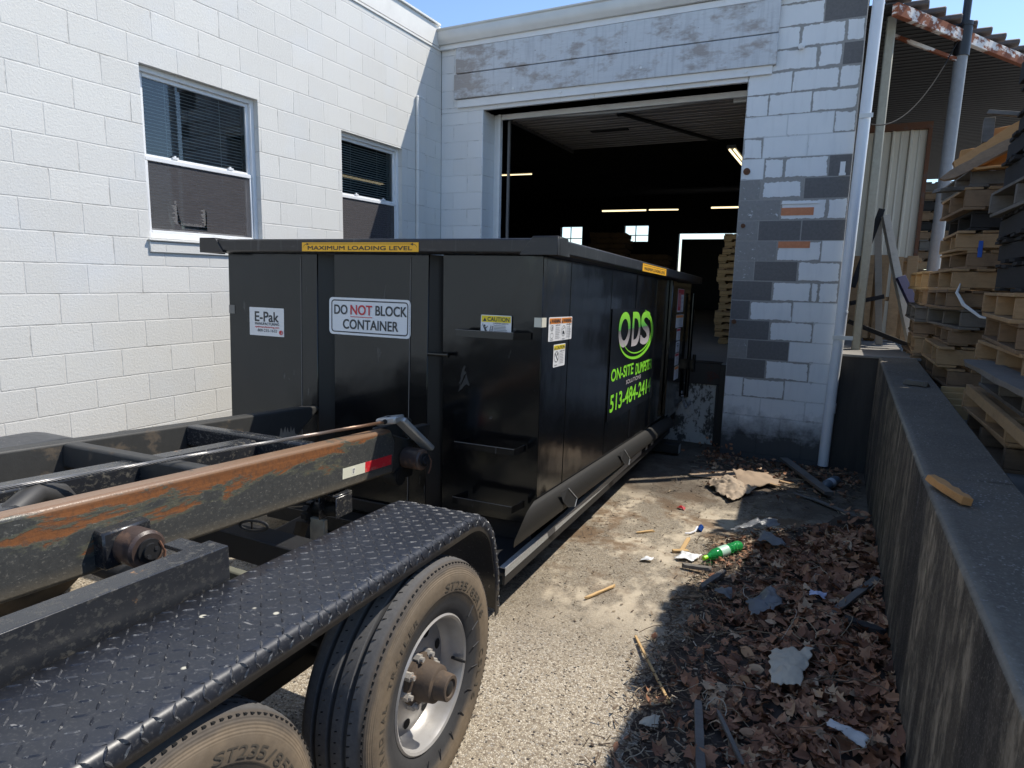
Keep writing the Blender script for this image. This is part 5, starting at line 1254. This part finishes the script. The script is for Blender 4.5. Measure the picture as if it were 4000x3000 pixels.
# broken boards heaped on the tall stack
def plank(name, label, p0, p1, w_, t_, mat, up=(0, 0, 1), group=None, cat='board', bev=.002, split=0.0, seed=0):
    p0, p1 = Vector(p0), Vector(p1); d = (p1-p0).normalized(); x = d.cross(Vector(up)).normalized(); u = x.cross(d); Ln = (p1-p0).length
    r_ = random.Random(seed); n = 8; b = MB(); vs = []
    for i in range(n+1):
        f = i/n; wob = split*.3; s_ = 1.0
        if split and (i == 0 or i == n): s_ = 1-split*r_.uniform(.3, .9)
        c = p0+d*(Ln*f)
        for (sx, su) in ((-1, -1), (1, -1), (1, 1), (-1, 1)):
            vs.append(c+x*sx*w_/2*s_*(1+r_.uniform(-wob, wob))+u*su*t_/2*(1+r_.uniform(-wob, wob))+d*(r_.uniform(-1, 1)*split*.04 if i in (0, n) else 0))
    fs = [(3, 2, 1, 0), tuple(n*4+q for q in range(4))]+[(i*4+q, i*4+(q+1) % 4, (i+1)*4+(q+1) % 4, (i+1)*4+q) for i in range(n) for q in range(4)]
    ctr = (p0+p1)/2
    b.add([v-ctr for v in vs], fs); o = b.build(name, mat, None, bevel=bev); o.location = ctr
    return tag(o, label, cat, group)
BG = 'broken boards on the pallet stack'
bz = zb_
plank('broken_board', 'long orange broken board slanting up across the heap', (5.375, -1.050, bz+.02), (5.879, -1.150, bz+.36), .11, .018, m_wora, (0, -.8, .6), BG, split=.5, seed=1)
plank('broken_board', 'dark split board poking out low towards the pole', (5.295, -1.090, bz-.08), (5.781, -1.170, bz+.20), .09, .02, m_wbrn, (0, -.8, .6), BG, split=.7, seed=2)
plank('broken_board', 'wide orange board standing on edge behind the slanting one', (5.395, -1.030, bz+.07), (6.029, -1.050, bz+.10), .15, .02, m_wora, (0, -1, 0), BG, split=.3, seed=3)
plank('broken_board', 'upper orange board standing on edge at the heap top', (5.595, -0.930, bz+.25), (6.029, -0.930, bz+.28), .12, .02, m_wora, (0, -1, 0), BG, split=.3, seed=4)
plank('broken_board', 'pale grey topped rail crowning the broken heap', (5.535, -1.070, bz+.40), (5.879, -1.130, bz+.33), .05, .03, m_wgry, (0, 0, 1), BG, split=.2, seed=5)
plank('broken_board', 'short upright stub at the left of the heap', (5.555, -1.050, bz+.18), (5.555, -1.030, bz+.36), .07, .05, m_wgry, (0, -1, 0), BG, split=.1, seed=6)
plank('broken_board', 'mossy grey board end jutting out over the pole', (5.275, -1.090, bz-.16), (5.625, -0.930, bz-.13), .15, .03, m_wgry, (0, 0, 1), BG, split=.6, seed=7)
plank('broken_board', 'flat pale splinter across the middle of the heap', (5.475, -1.130, bz-.02), (5.991, -1.090, bz+.01), .10, .02, m_wora, (0, 0, 1), BG, split=.5, seed=8)
# boards leaning on the partition
LG = 'boards leaning on the metal partition'
m_wpale = mat_wood('pale old plank', (.42, .37, .30), (.60, .55, .46), .35)
plank('leaning_board', 'black painted bar leaning to the right against the partition', (4.79, 1.75, 1.85), (5.02, 1.95, 2.78), .07, .05, m_wdrk, (0, -1, 0), LG)
plank('leaning_board', 'upright pale plank with flaking spots against the partition', (5.14, 1.75, 1.17), (4.99, 1.95, 2.66), .075, .03, m_wpale, (0, -1, 0), LG, seed=3)
plank('leaning_board', 'thick pale plank leaning left, torn white at its foot', (5.47, 1.62, 1.17), (5.06, 1.90, 2.70), .085, .06, m_wpale, (.5, -1, 0), LG, split=.15, seed=4)
plank('leaning_board', 'purple wrapped board lying against the thick pale plank', (5.43, 1.52, 1.66), (5.27, 1.58, 1.98), .10, .05, simple('purple wrap', (.05, .045, .10), .5), (.6, -1, 0), LG)
plank('black_bar', 'short black bar poking out level behind the weathered post', (4.78, 1.4, 1.66), (5.12, 1.5, 1.75), .05, .05, m_wdrk, (0, -1, 0), 'black bars behind the post', 'bar')
plank('black_bar', 'long black bar sloping down along the platform behind the post', (4.78, 1.2, 1.46), (5.40, 1.3, 1.22), .05, .045, m_wdrk, (0, -1, 0), 'black bars behind the post', 'bar')
p = pallet_proto('tan', 1); o = copy_tree(p, None, Matrix.Translation((4.98, 2.45, 1.70)) @ Matrix.Rotation(R(83), 4, 'X'), 'tan pallet stood on edge behind the leaning boards'); o['group'] = 'pallets stacked in the yard'
YG = 'loose boards between wall and stacks'
plank('loose_board', 'grey loose plank lying beside the far end of the wall', (5.42, -.35, 1.0), (5.75, -1.25, 1.02), .16, .025, m_wgry, group=YG, seed=9)
for i in range(4): plank('loose_board', ('fresh pine offcut, uppermost of four beside the wall', 'fresh pine offcut, second of four beside the wall', 'fresh pine offcut, third of four beside the wall', 'fresh pine offcut, lowest of four beside the wall')[i], (5.42-.0*i, -1.45-.10*i, 1.08-.03*i), (5.9, -1.42-.10*i, 1.09-.03*i), .02, .10, m_wnew, group=YG, seed=20+i)
plank('loose_board', 'rough sawn board overhanging the near stack towards the wall', (5.46, -2.45, 1.42), (5.50, -3.9, 1.42), .17, .03, m_wgry, group=YG, split=.3, seed=12)
plank('loose_board', 'long tan board edge sloping along the near stack', (5.45, -2.35, 1.24), (5.47, -3.9, 1.21), .03, .06, m_wtan, group=YG, seed=13)
w = MB(); pts = [(5.50, -1.10, 1.90), (5.48, -1.14, 1.83), (5.52, -1.24, 1.74), (5.60, -1.46, 1.66), (5.66, -1.64, 1.65)]
w.tube(pts, [.004, .012, .014, .010, .003], 6); tag(w.build('plastic_strap', simple('white torn strap', (.62, .62, .60), .5), smooth=True), 'white torn plastic strap hanging from the stacked pallets', 'strap')
plank('block', 'blue painted block in the yellow pallet gap', (5.60, -1.085, 2.10), (5.60, -1.075, 2.26), .03, .02, plain('blue paint', (.02, .10, .45), .5), (0, -1, 0), cat='block')
plank('wood_scrap', 'orange split wood scrap lying on the wall top', (5.055, -4.33, 1.135), (5.145, -4.575, 1.125), .035, .03, m_wora, split=.5, seed=31, cat='scrap', group='wood scraps on the wall top')
plank('wood_scrap', 'grey weathered wood lump lying on the wall top', (5.17, -1.69, 1.175), (5.30, -1.76, 1.175), .06, .035, m_wgry, split=.5, seed=32, cat='scrap', group='wood scraps on the wall top')

# ------------------------------------------------------------------ leaf litter and rubbish
def mat_leaf():
    k = M('dry brown leaf'); isl = k.island(); o = k.obj()
    c = k.ramp(isl, [(0, (.10, .048, .030)), (.25, (.24, .11, .062)), (.55, (.36, .175, .098)), (.82, (.44, .24, .135)), (.95, (.52, .34, .20)), (1, (.56, .41, .27))])
    c = k.mix(k.math('MULTIPLY', k.noise(o, 60, 3), .25), c, (.08, .045, .03))
    return k.fin(c, .7, 0, None, .3)
m_leaf = mat_leaf()
r_l = random.Random(21)
def heap(x, y):
    """height of the litter heap above the ground"""
    h = max(0, min(1, (x-4.05)/.5))*.07 + max(0, min(1, (x-4.6)/.45))*.05
    return h*(.8+.6*noise.noise(Vector((x*4, y*4, 1))))
def xleft(y): return 4.08+.10*noise.noise(Vector((0, y*1.7, 3)))
def add_leaf(b, x, y, z, s, flat=.35):
    lob = [(0, -.55), (.18, -.30), (.55, -.28), (.36, .02), (.62, .25), (.27, .28), (.16, .5), (0, .85), (-.16, .5), (-.27, .28), (-.62, .25), (-.36, .02), (-.55, -.28), (-.18, -.30)]
    if r_l.random() < .35: lob = [(0, -.6), (.28, -.3), (.36, .1), (.2, .5), (0, .8), (-.2, .5), (-.36, .1), (-.28, -.3)]
    cu, cv = r_l.choice([-1, 1])*r_l.uniform(.3, 2.0), r_l.uniform(-.9, .9); tw = r_l.uniform(-.5, .5)
    rot = Euler((r_l.gauss(0, flat), r_l.gauss(0, flat), r_l.uniform(0, 6.28))).to_matrix()
    rad = abs(cu)+.05
    def bend(p, q):
        # roll the leaf across its width and lift its tip
        a = p*rad*1.6; X = math.sin(a)/(rad*1.6); Z = (1-math.cos(a))/(rad*1.6)*(1 if cu > 0 else -1)
        return Vector((X+tw*q*.15, q*(1-.12*q*q), Z+cv*q*q*.45))
    P_ = Vector((x, y, z)); m = len(lob)
    vs = [P_+rot @ (bend(p*.92, q*.92)*s) for p, q in lob]+[P_+rot @ (bend(p*.5, q*.55)*s) for p, q in lob]+[P_+rot @ (bend(0, q)*s-Vector((0, 0, .04*s))) for q in (-.3, .0, .3)]
    fs = [(i, (i+1) % m, m+(i+1) % m, m+i) for i in range(m)]
    def cid(q): return 2*m+(0 if q < -.12 else (1 if q < .22 else 2))
    for i in range(m):
        j = (i+1) % m; ci, cj = cid(lob[i][1]), cid(lob[j][1])
        fs.append((m+i, m+j, ci))
        if ci != cj: fs.append((m+j, cj, ci))
    b.add(vs, fs)
b = MB(); nl = 0
while nl < 3700:
    y = r_l.uniform(-7.0, -1.75); x = r_l.uniform(4.0, 5.04)
    lim = xleft(y)+ (max(0, y+2.7)*1.05)
    dens = max(0, min(1, (x-lim)/.42)); 
    if r_l.random() > dens*.95+.03: continue
    if x < lim-.1: continue
    s_ = r_l.choice([.03, .04, .05, .058, .068]) * (.8+.4*min(1, (x-lim)*2))
    add_leaf(b, min(x, 5.02), y, gz(x, y)+heap(x, y)+r_l.uniform(.0, .035), s_, .45); nl += 1
for i in range(380):
    x = r_l.uniform(3.6, 5.0); y = -abs(r_l.gauss(.0, .6))-.05
    if y < -1.5: continue
    add_leaf(b, x, y, gz(x, y)+r_l.uniform(.01, .05), r_l.uniform(.025, .055), .6)
for i in range(60):
    x = r_l.gauss(3.62, .12); y = r_l.gauss(-.16, .12); add_leaf(b, x, y, gz(x, y)+abs(r_l.gauss(0, .07)), r_l.uniform(.03, .05), .8)
tag(b.build('fallen_leaves', m_leaf, None, smooth=True, recalc=False), kind='stuff')
hb_ = MB(); vs = []; NX, NY = 26, 110
for j in range(NY+1):
    for i in range(NX+1):
        y = -7.3+5.6*j/NY; x0_ = 4.0+max(0, y+2.7)*1.0; x = min(x0_, 5.0)+(5.055-min(x0_, 5.0))*i/NX
        e = min(1, i/4)*min(1, (NY-j)/4); vs.append((x, y, gz(x, y)+heap(x, y)*.8*e+.012*e-.012+.018*noise.noise(Vector((x*9, y*9, 0)))*e))
hb_.add(vs, [(j*(NX+1)+i, j*(NX+1)+i+1, (j+1)*(NX+1)+i+1, (j+1)*(NX+1)+i) for j in range(NY) for i in range(NX)])
tag(hb_.build('leaf_mould', m_dirt, None, smooth=True), kind='stuff')
k = M('bark chips and straw'); isl = k.island()
m_chip = k.fin(k.ramp(isl, [(0, (.045, .03, .022)), (.4, (.11, .075, .05)), (.7, (.19, .14, .09)), (.93, (.32, .25, .16)), (1, (.48, .42, .33))]), .8)
b = MB()
for i in range(4200):
    y = r_l.uniform(-7.0, -2.3)
    x = xleft(y)+max(0, y+2.7)*1.0+abs(r_l.gauss(0, .26))-.05-(.12*r_l.random() if r_l.random() < .25 else 0)
    if x > 5.02: continue
    ln = r_l.uniform(.008, .05); b.obox((x, y, gz(x, y)+heap(x, y)+r_l.uniform(.004, .03)), (ln, r_l.uniform(.0015, .006)*(2.2 if ln < .02 else 1), .002), (r_l.gauss(0, .18), r_l.gauss(0, .25), r_l.uniform(0, 3.14)))
for i in range(900):
    x = r_l.uniform(3.45, 5.0); y = -abs(r_l.gauss(.1, .8))-.05; ln = r_l.uniform(.01, .07)
    if y < -1.9: continue
    b.obox((x, y, gz(x, y)+r_l.uniform(.004, .02)), (ln, r_l.uniform(.002, .008), .003), (r_l.gauss(0, .1), r_l.gauss(0, .15), r_l.uniform(0, 3.14)))
for i in range(260):
    x = r_l.uniform(3.2, 4.3); y = r_l.uniform(-4.5, -1.6); ln = r_l.uniform(.004, .022)
    b.obox((x, y, gz(x, y)+.006), (ln, r_l.uniform(.002, .006), .003), (0, r_l.gauss(0, .1), r_l.uniform(0, 3.14)))
for i in range(150):
    x = r_l.uniform(4.15, 4.98); y = r_l.uniform(-6.6, -2.4); a = r_l.uniform(0, 6.28); cv = r_l.gauss(0, 1.5); L2 = r_l.uniform(.12, .42); n = 9; pts = []
    px, py = x, y
    for q in range(n):
        pz = gz(px, py)+heap(min(px, 5), py)+.03+.035*math.sin(math.pi*q/(n-1))*r_l.uniform(.6, 1.3); pts.append((min(px, 5.025), py, pz)); a += cv*.18; px += math.cos(a)*L2/n; py += math.sin(a)*L2/n
    b.tube(pts, r_l.choice([.0014, .0018, .0024]), 4)
for i in range(40):
    x = r_l.uniform(3.5, 4.9); y = r_l.uniform(-1.0, -.1); a = r_l.gauss(0, .35); L2 = r_l.uniform(.2, .6)
    b.tube([(x, y, gz(x, y)+.02), (x+L2*.5*math.cos(a), y+L2*.5*math.sin(a), gz(x, y)+.035), (min(5, x+L2*math.cos(a)), y+L2*math.sin(a), gz(x, y)+.015)], .0025, 4)
tag(b.build('litter', m_chip, None, recalc=False), kind='stuff')

SG = 'wood sticks on the ground'
def gp(x, y, h=.0): return (x, y, gz(x, y)+h+(heap(x, y) if x > 4.1 and y < -2 else 0))
for lab, a, c, w_, t_, mt, sp in [
 ('long dark plank lying slantwise near the downspout foot', gp(4.30, -.06, .06), gp(4.745, -1.19, .06), .085, .03, m_wgry, .1),
 ('short grey stick below the green bottle', gp(3.955, -3.32, .02), gp(4.12, -3.33, .03), .03, .022, m_wgry, .4),
 ('split grey stick nearest the green bottle cap side', gp(4.117, -3.609, .02), gp(4.205, -3.358, .03), .035, .025, m_wgry, .4),
 ('thick grey stick in the leaves at the near edge', gp(4.324, -4.80, .03), gp(4.41, -5.2, .03), .032, .03, m_wgry, .3),
 ('thin grey stick beside the thick one at the near edge', gp(4.405, -4.833, .03), gp(4.53, -5.1, .03), .016, .014, m_wgry, .3),
 ('grey slat propped against the retaining wall', gp(4.793, -3.666, .02), gp(5.01, -3.202, .06), .04, .018, m_wgry, .2),
 ('black rotten log piece at the wall foot', gp(4.852, -3.763, .03), gp(5.01, -3.857, .03), .045, .04, m_wdrk, .5),
 ('pale peeled stick alone on the bare aggregate', gp(3.573, -4.028, .008), gp(3.662, -3.80, .008), .016, .012, m_wnew, .6),
 ('pale chip far out on the sunny ground', gp(3.539, -2.882, .008), gp(3.638, -2.766, .008), .02, .012, m_wnew, .5),
 ('yellow chip pointing at the bottle from the left', gp(3.889, -3.067, .012), gp(3.883, -2.80, .012), .028, .012, m_wnew, .3),
 ('tan chip touching the white wrapper', gp(3.83, -3.10, .012), gp(3.93, -3.04, .012), .03, .015, m_wnew, .3),
 ('dark flat stick at the edge of the leaves', gp(3.98, -3.802, .01), gp(4.148, -3.693, .012), .022, .008, m_wbrn, .5),
 ('yellow straw stalk bent along the leaf edge', gp(3.93, -4.30, .012), gp(4.21, -4.79, .02), .012, .009, m_wnew, .2),
 ('tan lath beside the crumpled bag', gp(4.05, -1.0, .05), gp(4.42, -1.17, .04), .03, .012, m_wtan, .3),
 ('second tan lath across the cardboard flap', gp(4.08, -.86, .045), gp(4.5, -1.0, .04), .04, .012, m_wtan, .3),
 ('grey bark strip by the fallen plank end', gp(4.62, -1.30, .02), gp(4.95, -1.62, .02), .05, .012, m_wgry, .6),
 ('pale splinter strip left of the plank end', gp(4.46, -1.2, .02), gp(4.74, -1.38, .02), .03, .008, m_wgry, .6)]:
    plank('stick', lab, a, c, w_, t_, mt, group=SG, split=sp, seed=len(lab), cat='stick', bev=.0015)

def sheet(name, label, cat, corners, mat, amp, freq, seed, n=22, lift=.0, edge=.05, sol=.002, fold=None):
    A, B, C_, D = [Vector(c) for c in corners]; vs = []
    for j in range(n+1):
        for i in range(n+1):
            u, v = i/n, j/n
            uu = u+edge*noise.noise(Vector((v*5, seed, i > n/2)))*(abs(u-.5)*2)**3; vv = v+edge*noise.noise(Vector((u*5, seed+7, j > n/2)))*(abs(v-.5)*2)**3
            p = (A*(1-uu)+B*uu)*(1-vv)+(D*(1-uu)+C_*uu)*vv
            q = Vector((p.x*freq, p.y*freq, seed*3.1)); h = abs(noise.noise(q))*1.2+.5*abs(noise.noise(q*2.3))+.25*noise.noise(q*5)
            p.z += amp*h+lift*math.sin(math.pi*u)*math.sin(math.pi*v)
            p.x += amp*.6*noise.noise(q+Vector((9, 0, 0))); p.y += amp*.6*noise.noise(q+Vector((0, 9, 0)))
            if fold: p = fold(p, u, v)
            vs.append(p)
    b = MB(); b.add(vs, [(j*(n+1)+i, j*(n+1)+i+1, (j+1)*(n+1)+i+1, (j+1)*(n+1)+i) for j in range(n) for i in range(n)])
    o = b.build(name, mat, None, smooth=True); s_ = o.modifiers.new('thick', 'SOLIDIFY'); s_.thickness = sol; s_.offset = 0
    return tag(o, label, cat)
m_card = simple('brown cardboard', (.30, .22, .15), .85, 0, .18, 6, .2)
m_paperb = simple('brown kraft paper', (.34, .265, .19), .8, 0, .2, 8, .2)
m_paperw = simple('dirty white paper', (.47, .42, .33), .85, 0, .16, 12, .2)
sheet('cardboard_sheet', 'flat torn cardboard sheet striped by sunlight near the dock', 'cardboard', [gp(3.54, -1.15, .012), gp(4.22, -.98, .015), gp(4.20, -.62, .02), gp(3.52, -.88, .012)], m_card, .012, 3, 1, edge=.05, sol=.004)
sheet('cardboard_flap', 'curled cardboard flap behind the crumpled paper bag', 'cardboard', [gp(4.02, -1.42, .03), gp(4.36, -1.02, .03), gp(4.20, -.80, .05), gp(3.92, -1.0, .10)], m_card, .03, 4, 4, lift=.03, edge=.1, sol=.004)
sheet('paper_bag', 'big crumpled brown paper bag on the damp ground', 'bag', [gp(4.02, -1.78, .01), gp(4.17, -1.34, .03), gp(3.92, -1.08, .03), gp(3.72, -1.32, .015)], m_paperb, .05, 7, 2, 44, .06, .08, .002)
sheet('torn_paper', 'torn dirty white paper lying on the brown leaves', 'paper', [gp(4.575, -4.57, .05), gp(4.68, -4.56, .05), gp(4.72, -4.19, .06), gp(4.535, -4.30, .055)], m_paperw, .018, 9, 3, 30, .02, .18, .0015)
k = M('cloudy plastic film'); k.b.inputs['Transmission Weight'].default_value = .55; k.b.inputs['IOR'].default_value = 1.2
m_film = k.fin((.34, .35, .36), .3)
FG = 'plastic film scraps in the leaves'
for lab, cs, sd in [('cloudy plastic film strip draped above the green bottle', [gp(4.14, -2.72, .07), gp(4.38, -2.52, .08), gp(4.37, -2.40, .08), gp(4.17, -2.62, .07)], 5), ('crumpled plastic film knot between two longer film strips', [gp(4.32, -2.62, .09), gp(4.44, -2.58, .09), gp(4.43, -2.45, .08), gp(4.33, -2.50, .09)], 6), ('cloudy plastic film strip trailing right of the bottle', [gp(4.33, -2.86, .08), gp(4.53, -2.92, .07), gp(4.50, -2.82, .07), gp(4.35, -2.70, .09)], 7), ('grey tattered film scrap amid the leaf pile', [gp(4.43, -3.95, .04), gp(4.56, -3.80, .05), gp(4.50, -3.60, .05), gp(4.38, -3.72, .04)], 8), ('small clear film scrap at the leaf edge', [gp(4.20, -3.72, .03), gp(4.30, -3.74, .03), gp(4.30, -3.62, .03), gp(4.20, -3.64, .03)], 9)]:
    tag(sheet('plastic_film', lab, 'film', cs, m_film, .035, 9, sd, 22, .02, .12, .0008), group=FG)
SC = 'small litter scraps'
for lab, cs, mt, sd in [('white wrapper scrap left of the bottle cap', [gp(3.88, -3.22, .012), gp(4.0, -3.20, .012), gp(4.03, -3.10, .02), gp(3.90, -3.08, .012)], simple('white wrapper', (.7, .7, .68), .5), 11), ('tiny white scrap on the sunny silt', [gp(3.69, -3.37, .008), gp(3.76, -3.35, .008), gp(3.765, -3.31, .02), gp(3.70, -3.32, .008)], simple('white scrap', (.75, .75, .73), .5), 12), ('white paper wad at the near leaf edge', [gp(4.14, -4.98, .012), gp(4.21, -4.96, .012), gp(4.20, -4.91, .02), gp(4.14, -4.93, .012)], m_paperw, 13), ('thin red plastic scrap on the brown ground', [gp(3.66, -2.17, .008), gp(3.73, -2.19, .008), gp(3.72, -2.14, .012), gp(3.67, -2.13, .008)], plain('red scrap', (.45, .01, .02), .4), 14), ('pale blue crumpled scrap in the leaves', [gp(4.68, -3.62, .05), gp(4.76, -3.60, .05), gp(4.76, -3.54, .06), gp(4.68, -3.56, .05)], simple('pale blue scrap', (.45, .48, .62), .4), 15), ('white twisted strip at the near edge', [gp(4.78, -4.80, .05), gp(4.90, -4.84, .04), gp(4.91, -4.80, .05), gp(4.79, -4.76, .06)], simple('white strip', (.50, .50, .49), .5), 16)]:
    tag(sheet('scrap', lab, 'scrap', cs, mt, .016, 16, sd, 16, .012, .10, .001), group=SC)
w = MB(); w.tube([gp(3.84, -2.72, .012), gp(3.87, -2.70, .012), gp(3.895, -2.64, .013), gp(3.90, -2.58, .03)], .007, 8); tag(w.build('plastic_hook', simple('white plastic', (.72, .72, .74), .35), smooth=True), 'bent white plastic piece beside the blue cap', 'hook')
w = MB(); w.cyl(gp(3.915, -2.585, .004), gp(3.925, -2.56, .03), .019, n=18); w.cyl(gp(3.925, -2.56, .03), gp(3.927, -2.556, .032), .016, n=18); tag(w.build('bottle_cap', plain('blue plastic', (.02, .08, .32), .35), smooth=True), 'blue bottle cap beside the bent white piece', 'cap')
# bottles
def bottle(name, label, p0, p1, r, mats, prof):
    p0, p1 = Vector(p0), Vector(p1); d = (p1-p0); L = d.length; rot = d.to_track_quat('X', 'Z').to_matrix().to_4x4()
    t = thing(name, label, 'bottle', Matrix.Translation(p0) @ rot)
    b = MB(); b.lathe([(x*L, q*r) for x, q in prof], 28); b.build('body', mats[0], t, smooth=True)
    b = MB(); b.lathe([(.0, 0.0001), (.0, .40*r), (.085*L, .40*r), (.085*L, .30*r)], 20); b.build('cap', mats[1], t, smooth=True)
    b = MB(); b.lathe([(.40*L, r*1.012), (.62*L, r*1.012)], 28); b.build('label_band', mats[2], t, smooth=True)
    return t
k = M('green bottle plastic'); k.b.inputs['Transmission Weight'].default_value = .75; k.b.inputs['IOR'].default_value = 1.35
m_gbot = k.fin((.06, .72, .20), .08)
bottle('plastic_bottle', 'clear green plastic bottle lying in the leaves', gp(4.055, -3.20, .045), gp(4.235, -2.905, .055), .036, (m_gbot, plain('lime cap', (.32, .75, .02), .35), simple('pale green label', (.42, .62, .50), .4, 0, .3, 60)),
 [(.08, .3), (.12, .42), (.20, .72), (.27, .95), (.33, 1), (.60, 1), (.64, .96), (.67, .86), (.70, .98), (.73, .99), (.76, .86), (.79, .97), (.82, .98), (.85, .86), (.89, .97), (.95, .95), (1.0, .72), (.98, .0001)])
bottle('plastic_bottle', 'pale grey plastic bottle lying by the retaining wall corner', gp(4.69, -.98, .05), gp(4.80, -.62, .05), .045, (simple('grey bottle', (.10, .13, .16), .3), plain('dark cap', (.05, .06, .08), .4), simple('pale label', (.50, .55, .60), .5, 0, .2, 30)),
 [(.08, .3), (.12, .45), (.22, .85), (.3, 1), (.94, 1), (1.0, .85), (.99, .0001)])
